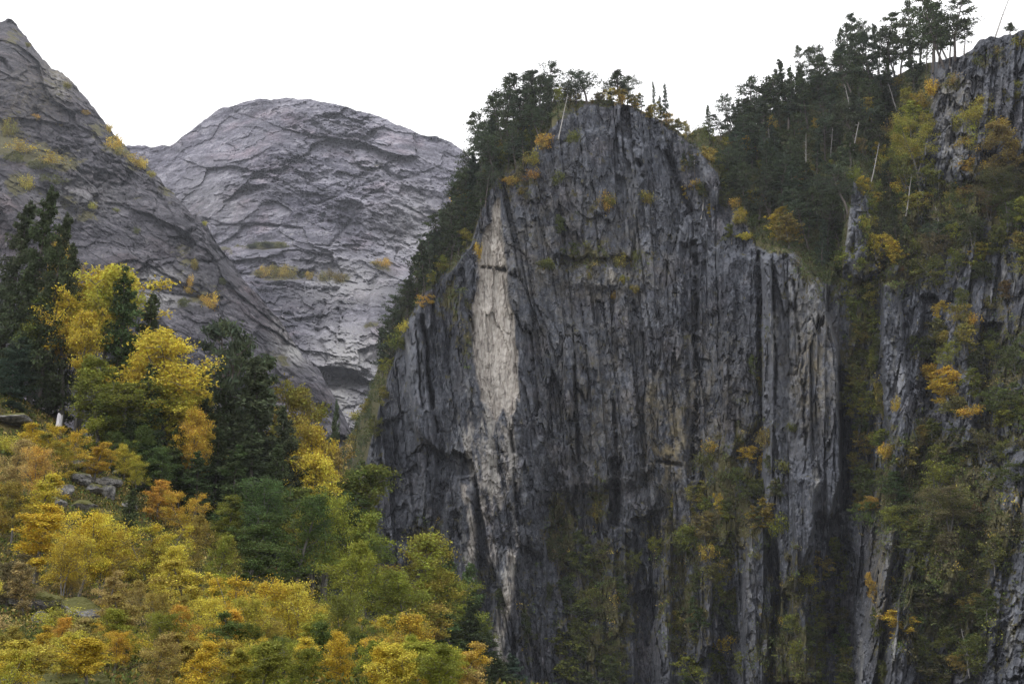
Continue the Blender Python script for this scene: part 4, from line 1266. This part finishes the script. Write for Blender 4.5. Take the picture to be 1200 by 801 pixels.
scatter_wood([(442, 455), (455, 410), (480, 352), (512, 300), (535, 255), (556, 212), (580, 172), (612, 148), (640, 138), (648, 150), (618, 190), (596, 210), (575, 232), (562, 262), (548, 292), (528, 316), (500, 342), (474, 385), (452, 450)], 78, 7.5,
             'in steep wood by pale scar', (40, 64), 'a')
scatter_wood([(838, 168), (862, 158), (900, 140), (940, 112), (980, 92), (1030, 96), (1060, 98), (1085, 96), (1060, 140), (1040, 175), (1010, 215), (985, 300), (960, 320), (930, 270), (880, 265), (850, 240), (836, 205)], 112, 8.5,
             'in steep wood behind grey pillar', (42, 66), 'b')
scatter_wood([(800, 172), (815, 180), (830, 230), (815, 262), (800, 220)], 8, 8, 'on shelf left of pinnacle', (20, 34), 'c')
scatter_wood([(1010, 330), (1035, 210), (1090, 215), (1110, 320), (1080, 330), (1030, 300)], 9, 16, 'among bushes of right face', (30, 44), 'd')

def scatter_trees(poly, n, mind, zone, hpx, pal):
    pts = []
    xs = [a for a, b in poly]
    ys = [b for a, b in poly]
    for _ in range(5000):
        if len(pts) >= n:
            break
        p, q = rs.uniform(min(xs), max(xs)), rs.uniform(min(ys), max(ys))
        if poly_sd(np.array([p]), np.array([q]), poly)[0] < 0 or any(math.hypot(p - a, q - b) < mind for a, b in pts):
            continue
        pts.append((p, q))
    for p, q in sorted(pts, key=lambda a: a[1]):
        h = rs.uniform(*hpx)
        ca, cb = rs.choice(pal), rs.choice(pal)
        on_cliff('hillbirch', p, q, q - h, h * rs.uniform(.75, 1.05), ca, cb, zone, size='bushy', lean=(rs.uniform(-6, 6), rs.uniform(0, 8)))


OL = ['olive', 'moss', 'green', 'moss', 'olive', 'lime', 'brown', 'ochre', 'leafgreen']
scatter_trees([(1055, 220), (1210, 200), (1215, 330), (1060, 340)], 20, 17, 'on face below grey outcrop', (30, 46), OL)
scatter_trees([(1065, 340), (1110, 340), (1100, 420), (1140, 500), (1215, 500), (1215, 400), (1150, 350)], 12, 20, 'on face below grey outcrop', (26, 42), OL)
scatter_trees([(1012, 520), (1150, 510), (1215, 480), (1160, 600), (1150, 820), (1085, 820), (1080, 660), (1010, 620)], 32, 17, 'on bushy lower right cliff', (26, 44), OL)
scatter_trees([(985, 310), (1034, 300), (1034, 600), (1006, 620), (1004, 440)], 24, 13, 'in gully right of pillar', (26, 42), ['moss', 'green', 'leafgreen', 'olive', 'olive', 'ochre', 'lime'])
scatter_trees([(815, 540), (900, 520), (930, 620), (905, 610), (868, 640), (865, 830), (800, 830), (800, 640)], 26, 17, 'on bushy ribs below pillar', (24, 40), OL)
scatter_trees([(640, 640), (740, 600), (745, 830), (640, 830)], 16, 20, 'in dark gully below main face', (26, 42), ['moss', 'dark', 'olive', 'green', 'brown'])
scatter_trees([(930, 690), (1000, 640), (1000, 830), (930, 830)], 22, 14, 'in hollow right of pillar foot', (26, 40), OL)
scatter_trees([(800, 200), (840, 170), (890, 230), (930, 270), (900, 295), (850, 285), (815, 260)], 12, 16, 'in wooded gully behind pillar', (20, 32), ['olive', 'moss', 'ochre', 'green', 'gold'])
scatter_trees([(1010, 215), (1060, 110), (1085, 110), (1090, 200), (1050, 330), (1010, 330)], 12, 16, 'in wooded gully behind pillar', (26, 40), ['lime', 'olive', 'ochre', 'green', 'gold'])

# ------------------------------------------------------------------ dead stems
ZS = 'leaning from the wooded cliff'
for p, base, top, lean, w in [(655, 160, 108, -9, .75), (1112, 76, -12, -22, 1.1), (1166, 45, -16, -22, .8), (1050, 128, 100, -14, .8), (1035, 130, 98, -17, .8), (997, 192, 146, -11, .9), (973, 190, 160, -38, .7), (1040, 215, 150, -16, .8), (822, 256, 218, -12, .7),
                              (961, 228, 200, -16, .7), (1102, 272, 238, -14, .7), (1028, 90, 20, -16, .6), (987, 190, 164, -32, .6), (1018, 222, 170, -20, .7), (945, 205, 160, -12, .7), (905, 190, 150, 5, .6), (1000, 150, 100, -10, .6), (1062, 250, 205, -18, .7), (813, 200, 178, -8, .6), (1136, 790, 735, 3, .6), (270, 0, 0, 0, 0)]:
    if w:
        on_cliff('snag', p, base, top, w * 1.35, 'tan', 'tan', ZS, lean=(lean, rs.uniform(-4, 4)), adj='pale bare')

# ------------------------------------------------------------------ single shrubs and small trees on the rock
def rock_plants(sheet, lst, zone, big=24):
    for p, q, w, h, ca, cb in lst:
        base = q + h * .5
        pos = sheet.at_px(p, base)
        pm = pos[1] / FPX
        pos[1] -= .2
        if max(w, h) >= big:
            pos = sheet.at_px(p, q + max(h, w * .8) * .5)
            plant('bigbirch' if max(w, h) >= 60 else 'hillbirch', pos, max(h, w * .85) * pm * 1.1, w * pm, ca, cb, zone, size='bushy', lean=(rs.uniform(-8, 8), rs.uniform(0, 10)))
        else:
            plant('shrub', pos, h * pm * 1.05, w * pm * 1.05, ca, cb, zone, size='small' if w < 14 else 'rounded')


rock_plants(CLIFF, [
    (616, 155, 13, 14, 'orange', 'gold'), (638, 166, 22, 22, 'ochre', 'orange'), (597, 170, 20, 28, 'lime', 'green'), (622, 186, 16, 18, 'ochre', 'olive'), (624, 204, 14, 14, 'rust', 'orange'), (600, 213, 15, 13, 'orange', 'ochre'),
    (541, 231, 22, 20, 'gold', 'orange'), (544, 257, 20, 24, 'ochre', 'olive'), (590, 186, 16, 18, 'lime', 'olive'), (560, 292, 8, 18, 'ochre', 'gold'), (612, 224, 12, 10, 'brown', 'ochre'),
    (491, 302, 10, 22, 'gold', 'yellow'), (505, 325, 14, 26, 'lime', 'ochre'), (497, 353, 24, 14, 'ochre', 'orange'), (475, 384, 12, 12, 'lime', 'yellow'), (520, 312, 14, 14, 'ochre', 'olive'), (470, 400, 22, 20, 'olive', 'green'),
    (455, 430, 24, 26, 'olive', 'lime'), (452, 465, 20, 26, 'ochre', 'olive'), (430, 478, 24, 26, 'olive', 'ochre'), (415, 520, 30, 36, 'olive', 'ochre'), (440, 500, 20, 30, 'moss', 'olive'), (400, 560, 36, 40, 'green', 'olive'), (425, 560, 30, 40, 'green', 'leafgreen'),
    (418, 470, 14, 12, 'yellow', 'lime')], 'on left brink of scarred buttress')
rock_plants(CLIFF, [
    (706, 240, 18, 22, 'orange', 'brown'), (714, 236, 14, 18, 'ochre', 'olive'), (757, 231, 20, 15, 'olive', 'ochre'), (655, 262, 22, 26, 'moss', 'green'), (664, 297, 34, 18, 'green', 'moss'), (690, 294, 20, 14, 'olive', 'green'), (640, 310, 20, 12, 'olive', 'moss'),
    (719, 346, 8, 12, 'gold', 'orange'), (731, 328, 12, 12, 'ochre', 'olive'), (744, 340, 9, 12, 'olive', 'ochre'), (727, 304, 14, 14, 'olive', 'ochre'), (693, 320, 8, 10, 'ochre', 'olive'), (690, 288, 12, 10, 'olive', 'lime'),
    (655, 207, 14, 12, 'olive', 'moss'), (672, 160, 16, 14, 'moss', 'olive'), (747, 300, 12, 12, 'moss', 'olive')], 'on ledges of main face')
rock_plants(CLIFF, [
    (700, 592, 20, 50, 'ochre', 'moss'), (660, 606, 26, 50, 'dark', 'moss'), (655, 650, 30, 50, 'moss', 'brown'), (670, 700, 34, 44, 'moss', 'dark'), (680, 750, 36, 46, 'moss', 'olive'), (710, 650, 22, 40, 'brown', 'moss'), (725, 700, 26, 46, 'moss', 'dark'),
    (640, 700, 18, 36, 'dark', 'moss'), (622, 740, 20, 40, 'moss', 'dark'), (740, 660, 20, 30, 'moss', 'olive'), (660, 790, 40, 30, 'moss', 'olive'), (715, 790, 30, 40, 'dark', 'moss'), (590, 705, 20, 30, 'dark', 'moss')], 'in dark gully below main face')
rock_plants(CLIFF, [
    (832, 522, 15, 12, 'orange', 'ochre'), (826, 538, 18, 16, 'olive', 'moss'), (875, 533, 26, 20, 'gold', 'ochre'), (892, 545, 18, 30, 'ochre', 'gold'), (897, 512, 18, 18, 'brown', 'ochre'), (828, 578, 32, 30, 'ochre', 'olive'), (848, 592, 16, 34, 'gold', 'ochre'),
    (786, 590, 14, 24, 'ochre', 'lime'), (826, 620, 32, 40, 'ochre', 'brown'), (803, 640, 34, 36, 'olive', 'moss'), (856, 632, 26, 28, 'lime', 'olive'), (915, 614, 20, 18, 'olive', 'lime'), (922, 545, 20, 20, 'olive', 'moss'), (880, 575, 34, 30, 'green', 'moss'),
    (910, 575, 26, 30, 'brown', 'moss'), (865, 560, 22, 26, 'leafgreen', 'olive'), (890, 605, 28, 26, 'green', 'brown'), (830, 646, 14, 14, 'gold', 'ochre'), (838, 676, 18, 20, 'lime', 'olive'), (858, 697, 20, 22, 'rust', 'moss'), (816, 720, 9, 14, 'orange', 'rust'),
    (848, 756, 18, 20, 'gold', 'ochre'), (790, 735, 28, 36, 'olive', 'ochre'), (822, 788, 44, 24, 'lime', 'green'), (850, 650, 24, 26, 'green', 'olive'), (860, 740, 24, 40, 'moss', 'dark'), (840, 715, 22, 30, 'moss', 'dark'), (770, 640, 20, 24, 'olive', 'lime'),
    (885, 430, 14, 34, 'moss', 'green'), (889, 450, 12, 16, 'ochre', 'brown'), (870, 780, 26, 30, 'moss', 'olive'), (930, 500, 12, 10, 'olive', 'moss')], 'on bushy ribs below pillar')
rock_plants(CLIFF, [
    (942, 680, 22, 10, 'lime', 'yellow'), (962, 662, 34, 24, 'brown', 'ochre'), (975, 640, 24, 16, 'rust', 'brown'), (930, 736, 24, 18, 'teal', 'moss'), (950, 785, 30, 34, 'lime', 'moss'), (965, 745, 34, 34, 'moss', 'brown'), (985, 700, 26, 40, 'dark', 'moss'),
    (925, 728, 16, 8, 'yellow', 'orange'), (970, 700, 30, 26, 'moss', 'brown'), (955, 715, 24, 24, 'moss', 'olive'), (990, 760, 26, 50, 'dark', 'green')], 'in hollow right of pillar foot')
rock_plants(CLIFF, [
    (820, 218, 17, 17, 'orange', 'ochre'), (862, 238, 14, 14, 'ochre', 'orange'), (870, 168, 26, 24, 'ochre', 'orange'), (877, 178, 16, 16, 'gold', 'orange'), (850, 187, 16, 10, 'rust', 'brown'), (938, 213, 13, 20, 'orange', 'rust'), (889, 228, 14, 12, 'ochre', 'olive'),
    (929, 230, 12, 12, 'ochre', 'brown'), (912, 255, 34, 20, 'gold', 'ochre'), (925, 272, 46, 28, 'brown', 'ochre'), (874, 278, 14, 10, 'lime', 'yellow'), (868, 256, 14, 14, 'ochre', 'olive'), (892, 195, 10, 16, 'lime', 'olive'), (985, 306, 14, 16, 'orange', 'gold'),
    (1010, 172, 16, 30, 'ochre', 'brown'), (1030, 195, 16, 20, 'lime', 'ochre'), (1043, 198, 14, 14, 'gold', 'ochre'), (1045, 153, 18, 22, 'tan', 'ochre'), (1037, 114, 10, 10, 'rust', 'orange'), (1000, 205, 14, 16, 'lime', 'olive'), (850, 215, 24, 26, 'olive', 'moss'),
    (1022, 240, 18, 40, 'lime', 'moss'), (1014, 262, 14, 20, 'ochre', 'lime')], 'in wooded gully behind pillar')
rock_plants(CLIFF, [
    (1098, 102, 20, 18, 'orange', 'gold'), (1084, 116, 24, 30, 'gold', 'ochre'), (1076, 160, 50, 84, 'lime', 'ochre'), (1060, 185, 36, 60, 'lime', 'green'), (1066, 146, 16, 22, 'gold', 'yellow'), (1088, 140, 26, 36, 'lime', 'ochre'), (1062, 200, 40, 50, 'green', 'olive'), (1090, 205, 30, 40, 'olive', 'moss'),
    (1160, 150, 74, 96, 'ochre', 'lime'), (1188, 180, 66, 96, 'brown', 'ochre'), (1150, 190, 70, 80, 'ochre', 'gold'), (1180, 225, 70, 70, 'brown', 'moss'), (1134, 196, 28, 28, 'orange', 'ochre'), (1134, 211, 30, 18, 'orange', 'gold'), (1130, 225, 24, 18, 'ochre', 'rust'),
    (1190, 110, 30, 40, 'lime', 'brown'), (1120, 92, 16, 12, 'olive', 'tan'), (1145, 72, 14, 10, 'moss', 'olive'), (1194, 50, 16, 14, 'ochre', 'lime'), (1125, 140, 16, 20, 'olive', 'ochre'), (1165, 60, 12, 9, 'tan', 'olive')], 'beside grey outcrop at top right')
rock_plants(CLIFF, [
    (1075, 240, 40, 24, 'ochre', 'lime'), (1085, 236, 24, 14, 'orange', 'gold'), (1040, 282, 22, 28, 'gold', 'ochre'), (1020, 285, 20, 12, 'ochre', 'olive'), (1055, 315, 7, 7, 'rust', 'rust'), (1100, 320, 54, 26, 'moss', 'olive'), (1160, 238, 40, 40, 'brown', 'rust'),
    (1188, 235, 36, 40, 'green', 'moss'), (1022, 260, 16, 14, 'ochre', 'olive'), (1140, 270, 50, 40, 'dark', 'moss'), (1105, 275, 44, 34, 'dark', 'blue'), (1180, 285, 44, 34, 'moss', 'olive'), (1030, 330, 26, 26, 'moss', 'olive'), (1150, 320, 40, 30, 'dark', 'moss'),
    (1102, 366, 22, 30, 'gold', 'ochre'), (1143, 374, 14, 13, 'gold', 'orange'), (1100, 446, 34, 30, 'gold', 'orange'), (1122, 444, 36, 34, 'orange', 'gold'), (1112, 462, 40, 30, 'gold', 'ochre'), (1086, 436, 22, 16, 'gold', 'orange'), (1095, 437, 36, 20, 'orange', 'gold'), (1138, 482, 22, 12, 'orange', 'gold'), (1050, 476, 9, 16, 'gold', 'ochre'), (1080, 407, 40, 36, 'green', 'moss'),
    (1108, 395, 18, 14, 'ochre', 'olive'), (1180, 472, 52, 46, 'green', 'moss'), (1165, 400, 30, 30, 'moss', 'green'), (1190, 420, 30, 40, 'dark', 'moss'), (1120, 478, 40, 24, 'brown', 'olive'), (1035, 470, 14, 50, 'olive', 'ochre'), (1000, 390, 14, 40, 'moss', 'green'),
    (1012, 350, 20, 30, 'moss', 'green'), (1185, 340, 30, 26, 'brown', 'rust'), (1140, 420, 24, 30, 'moss', 'dark')], 'on face below grey outcrop')
rock_plants(CLIFF, [
    (1080, 512, 40, 28, 'lime', 'olive'), (1070, 523, 20, 16, 'yellow', 'olive'), (1040, 530, 13, 22, 'ochre', 'gold'), (1096, 560, 44, 30, 'olive', 'lime'), (1022, 593, 28, 16, 'orange', 'ochre'), (1020, 560, 36, 30, 'green', 'olive'), (1050, 570, 36, 34, 'dark', 'green'),
    (1112, 602, 70, 40, 'olive', 'brown'), (1150, 598, 30, 6, 'rust', 'rust'), (1147, 613, 26, 16, 'leafgreen', 'leafgreen'), (1182, 560, 44, 40, 'green', 'moss'), (1150, 520, 40, 36, 'moss', 'brown'), (1060, 610, 40, 26, 'moss', 'olive'), (1085, 630, 50, 30, 'olive', 'moss'),
    (1026, 690, 15, 38, 'ochre', 'orange'), (1058, 735, 40, 24, 'ochre', 'gold'), (1136, 676, 20, 24, 'lime', 'yellow'), (1126, 762, 9, 8, 'yellow', 'yellow'), (1100, 660, 50, 40, 'moss', 'olive'), (1120, 700, 44, 40, 'dark', 'moss'), (1085, 705, 40, 30, 'moss', 'brown'),
    (1030, 730, 14, 34, 'moss', 'olive'), (1075, 780, 50, 36, 'brown', 'moss'), (1120, 735, 44, 36, 'moss', 'green'), (1150, 770, 44, 50, 'olive', 'moss'), (1165, 650, 34, 44, 'moss', 'olive'), (1100, 790, 44, 40, 'moss', 'brown'), (1155, 715, 40, 44, 'green', 'moss'),
    (1075, 670, 26, 24, 'brown', 'moss'), (1035, 790, 16, 30, 'moss', 'olive'), (1190, 620, 24, 30, 'moss', 'brown')], 'on bushy lower right cliff')
rock_plants(DOME, [(447, 308, 14, 9, 'ochre', 'orange'), (453, 307, 8, 8, 'orange', 'orange'), (395, 325, 12, 14, 'ochre', 'brown'), (310, 318, 12, 14, 'ochre', 'gold'), (322, 318, 14, 14, 'ochre', 'olive'), (333, 319, 12, 14, 'gold', 'ochre'), (342, 321, 10, 12, 'ochre', 'olive'),
                   (362, 323, 8, 10, 'gold', 'ochre'), (378, 324, 10, 10, 'olive', 'ochre'), (386, 322, 8, 10, 'ochre', 'brown'), (296, 288, 16, 5, 'moss', 'dark'), (314, 287, 20, 6, 'moss', 'dark'), (330, 288, 14, 5, 'moss', 'olive'), (303, 322, 8, 9, 'olive', 'ochre'),
                   (354, 323, 8, 8, 'olive', 'moss'), (440, 309, 8, 6, 'ochre', 'olive')], 'on the ledges of the far dome', 90)
rock_plants(MOUNT, [(222, 329, 8, 12, 'gold', 'orange'), (222, 341, 12, 9, 'orange', 'gold'), (246, 354, 13, 17, 'gold', 'orange'), (237, 350, 9, 8, 'ochre', 'orange'), (228, 310, 8, 14, 'olive', 'ochre'), (28, 174, 30, 13, 'gold', 'ochre'), (62, 186, 24, 12, 'ochre', 'gold'), (10, 150, 14, 22, 'ochre', 'olive'),
                    (30, 215, 14, 16, 'yellow', 'ochre'), (42, 138, 8, 9, 'orange', 'ochre'), (100, 133, 8, 7, 'orange', 'ochre'), (127, 150, 9, 10, 'ochre', 'gold'), (132, 168, 16, 16, 'ochre', 'gold'), (155, 187, 18, 13, 'gold', 'ochre'), (168, 191, 11, 11, 'gold', 'yellow'), (178, 205, 8, 10, 'ochre', 'lime'),
                    (240, 262, 5, 7, 'yellow', 'lime'), (107, 241, 9, 8, 'lime', 'yellow'), (136, 246, 6, 6, 'lime', 'olive'), (80, 258, 9, 8, 'olive', 'moss'), (33, 53, 6, 6, 'ochre', 'olive'), (48, 195, 22, 10, 'olive', 'moss'), (78, 100, 10, 9, 'ochre', 'olive'), (70, 145, 8, 6, 'rust', 'ochre'),
                    (143, 178, 12, 9, 'olive', 'ochre'), (15, 185, 18, 10, 'moss', 'olive'), (160, 270, 9, 7, 'olive', 'moss'), (60, 210, 22, 8, 'moss', 'olive'), (85, 300, 10, 10, 'rust', 'brown'), (260, 330, 9, 9, 'olive', 'moss'), (158, 365, 14, 12, 'ochre', 'tan'), (215, 355, 12, 12, 'olive', 'moss'),
                    (305, 430, 10, 10, 'orange', 'gold'), (308, 446, 10, 10, 'rust', 'olive')], 'on the grey mountainside', 90)


# ------------------------------------------------------------------ undergrowth nobody could count
def build_cliff_undergrowth():
    rng = np.random.default_rng(5)
    s = CLIFF
    vg = s.at['veg']
    pch = 0.55 + 0.55 * fbm(s.P / 7, s.Q / 8, 0 * s.P, 3, 120)
    Yr = s.V[..., 1]
    led = np.zeros_like(Yr)
    led[2:-2] = (Yr[4:] - Yr[:-4]) / 1.0
    w = np.clip(vg - .25, 0, 1) ** 1.3 * np.clip(pch, 0, 1) * (.35 + np.clip(led, 0, 3))
    w[:, (s.p < 385) | (s.p > 1290)] = 0
    w[s.Q > 850] = 0
    w = (w / w.sum()).ravel()
    ids = rng.choice(w.size, 8500, replace=False, p=w)
    C0 = s.V.reshape(-1, 3)[ids]
    hue = fbm(s.P.ravel()[ids] / 18, s.Q.ravel()[ids] / 18, np.zeros(len(ids)), 3, 121) * .9 + rng.normal(size=len(ids)) * .35
    order = ['dark', 'dark', 'moss', 'moss', 'green', 'brown', 'moss', 'olive', 'brown', 'ochre']
    wood = (s.Q.ravel()[ids] < cl_edge(s.P.ravel()[ids]))
    pal = np.array([COLS[k] for k in order]) * 1.2
    ci = np.clip(((hue * .5 + .5) * len(order)).astype(int), 0, len(order) - 1)
    ci = np.where(wood, ci // 3, ci)
    V, F, r, c, n0 = [], [], [], [], 0
    for k in range(len(ids)):
        rad = rng.uniform(.35, 1.0) if rng.uniform() < .75 else rng.uniform(1.0, 1.9)
        n = int(12 + 26 * rad * rng.uniform(.7, 1.3))
        C = C0[k] + rng.normal(size=(n, 3)) * rad * np.array([.6, .35, .45]) + np.array([0, -.25, .15])
        v, f, rr = cards(C, .36, rng)
        V.append(v); F.append(f + n0); r.append(rr); n0 += len(v)
        c.append(np.repeat((pal[ci[k]] * rng.uniform(.75, 1.3))[None], n, 0))
    c = np.concatenate(c)
    c = np.concatenate([c, np.ones((len(c), 1))], 1)
    me = np_mesh('undergrowth', np.concatenate(V), np.concatenate(F), [M_UNDER], {'rnd': ('FACE', 'FLOAT', np.concatenate(r)), 'col': ('FACE', 'FLOAT_COLOR', c)})
    link('undergrowth', me, kind='stuff', label='olive and brown scrub, moss and grass clinging to the cliff ledges', category='undergrowth')


build_cliff_undergrowth()


def build_hill_undergrowth():
    rng = np.random.default_rng(6)
    n = 130000
    y = 9 + 105 * rng.uniform(size=n) ** .9
    p = rng.uniform(-60, 640, n)
    x = (p - 600) / FPX * y
    z = hill_z(x, y)
    pt = fbm(x / 3.5, y / 3.5, 0 * x, 4, 130)
    keep = pt > -.45
    x, y, z, pt = x[keep], y[keep], z[keep], pt[keep]
    C = np.stack([x, y, z + rng.uniform(0, .35, len(x)) + .25 * np.clip(pt, 0, 1)], 1)
    size = np.clip(.03 + y * .0030, .05, .5)
    v, f, r = cards(C, size, rng, axis=np.array([0, 0, .5]), asp=.5)
    order = ['brown', 'moss', 'ochre', 'olive', 'moss', 'green', 'moss', 'ochre', 'tan', 'olive']
    pal = np.array([COLS[k] for k in order]) * .8
    hue = fbm(x / 5, y / 5, 0 * x, 4, 131) + rng.normal(size=len(x)) * .18
    c = pal[np.clip(((hue * .8 + .5) * len(order)).astype(int), 0, len(order) - 1)]
    c = np.concatenate([c, np.ones((len(c), 1))], 1)
    me = np_mesh('undergrowth', v, f, [M_UNDER], {'rnd': ('FACE', 'FLOAT', r), 'col': ('FACE', 'FLOAT_COLOR', c)})
    link('undergrowth', me, kind='stuff', label='rust and olive heath and bilberry scrub covering the near slope', category='undergrowth')


build_hill_undergrowth()


# ------------------------------------------------------------------ boulders, stump
def boulder(p, base, w, h, seed, label, moss, flat=1.0):
    import bmesh
    pos = on_hill(p, base)
    k = pos[1] / FPX
    bm = bmesh.new()
    bmesh.ops.create_icosphere(bm, subdivisions=6, radius=1)
    V = np.array([v.co[:] for v in bm.verts])
    n = V.copy()
    d = 1 + .30 * fbm(n[:, 0] * 1.1 + seed, n[:, 1] * 1.1, n[:, 2] * 1.1, 3, seed) + .10 * fbm(n[:, 0] * 4, n[:, 1] * 4, n[:, 2] * 4, 4, seed + 3)
    # planes knocked off the stone
    rng = np.random.default_rng(seed)
    V = n * d[:, None]
    for i in range(9):
        q = rng.normal(size=3)
        q /= np.linalg.norm(q)
        e = V @ q - rng.uniform(.55, .85)
        V = V - np.clip(e, 0, None)[:, None] * q * .85
    V = V + n * (.07 * fbm(n[:, 0] * 5, n[:, 1] * 5, n[:, 2] * 7, 5, seed + 5, .65))[:, None]
    V = V * np.array([w * .55 * k, w * .5 * k, h * .62 * k])
    F = np.array([[v.index for v in f.verts] for f in bm.faces])
    bm.free()
    vg = np.clip(n[:, 2] * 1.2 + .1, 0, 1) * moss
    me = np_mesh('boulder', V, F, [M_BOULDER], {'veg': ('POINT', 'FLOAT', vg)})
    o = link('boulder', me, label=label, category='boulder')
    o.location = pos + np.array([0, 0, h * .30 * k])
    o.rotation_euler = (0, 0, rng.uniform(0, 6))


for a in [(74, 582, 26, 16, 1, 'grey boulder at the lower left of the bare rocky knoll', .5), (92, 566, 30, 14, 2, 'wide grey boulder in the middle of the bare rocky knoll', .6), (126, 570, 34, 15, 3, 'pale grass topped rock right of the middle of the rocky knoll', .8),
          (166, 574, 26, 20, 4, 'angular grey boulder at the right end of the rocky knoll', .3), (127, 586, 17, 17, 5, 'dark upright stone below the middle of the rocky knoll', .4), (84, 548, 28, 12, 6, 'dark grey stone at the top of the rocky knoll', .6),
          (152, 600, 20, 14, 7, 'lichen grey stone under the right end of the rocky knoll', .6), (94, 600, 34, 13, 8, 'low grass covered rock along the foot of the rocky knoll', .8), (183, 586, 22, 14, 9, 'dark stone beside the orange birch', .5),
          (112, 556, 22, 12, 20, 'dark cracked stone behind the middle of the rocky knoll', .5), (108, 578, 22, 13, 21, 'lichen spotted stone at the centre of the rocky knoll', .6), (142, 560, 20, 12, 22, 'low stone under the small yellow birch on the knoll', .6), (66, 594, 20, 11, 23, 'small grey stone at the left foot of the rocky knoll', .5),
          (36, 718, 60, 24, 10, 'mossy rock bulge under the large golden birch', 1.0), (96, 730, 56, 30, 11, 'dark mossy boulder with shaded underside beside the tan birch', 1.0), (46, 738, 26, 20, 12, 'pale grey rock below the mossy bulge', .3),
          (246, 700, 22, 18, 13, 'brownish grey boulder with dark hollow among golden shrubs', .5), (275, 610, 22, 26, 14, 'dark grey rock step under the spruces', .4), (14, 496, 56, 12, 15, 'mossy rock ledge on the slope crest beside the pale stump', 1.0),
          (140, 752, 20, 16, 16, 'small dark stone above the golden bush', .5), (78, 822, 120, 34, 17, 'large moss covered boulder at the bottom edge of the picture', 1.3), (4, 842, 50, 44, 19, 'pale bare rock at the bottom left corner', .1), (130, 830, 60, 24, 18, 'pale mossy rock beside the large moss covered boulder', .8)]:
    boulder(*a)


def stump():
    pos = on_hill(68, 506)
    k = pos[1] / FPX
    ac = Acc()
    rng = np.random.default_rng(3)
    h = 21 * k
    pth = np.array([[0, 0, -.5], [0, 0, h * .3], [.02, 0, h * .55], [.03, 0, h * .8], [.03, 0, h]])
    V, F = tube(pth, np.array([.36, .31, .30, .29, .27]), 9)
    V[-9:, 2] += rng.uniform(-.15, .25, 9)
    ac.add(V, F)
    o = link('tree_stump', ac.mesh('tree_stump', M_WHITE, True), label='pale broken birch stump standing white against the dark wood', category='stump')
    o.location = pos


M_WHITE = bark_mat('pale_birch_bark', (0.42, 0.41, 0.43), (0.78, 0.77, 0.80))
stump()

# ------------------------------------------------------------------ labels: each one singles out its plant
ORD = ['', 'second', 'third', 'fourth', 'fifth', 'sixth', 'seventh', 'eighth', 'ninth', 'tenth', 'eleventh', 'twelfth', 'thirteenth', 'fourteenth', 'fifteenth', 'sixteenth', 'seventeenth', 'eighteenth', 'nineteenth', 'twentieth']
by = {}
for r_ in PLANTED:
    by.setdefault((r_[1], r_[2], r_[3]), []).append(r_)
for (adj, noun, zone), lst in by.items():
    lst.sort(key=lambda a: a[4])
    for i, r_ in enumerate(lst):
        o = r_[0]
        if len(lst) == 1:
            o['label'] = f'{adj} {noun} {zone}'
        elif i == 0:
            o['label'] = f'leftmost {adj} {noun} {zone}'
        elif i == len(lst) - 1:
            o['label'] = f'rightmost {adj} {noun} {zone}'
        else:
            o['label'] = f'{ORD[i]} {adj} {noun} from left {zone}'
        pl = {'birch': 'birches', 'spruce': 'spruces', 'pine': 'pines', 'shrub': 'shrubs'}.get(noun, noun + 's')
        o['group'] = f'{pl} {zone}'
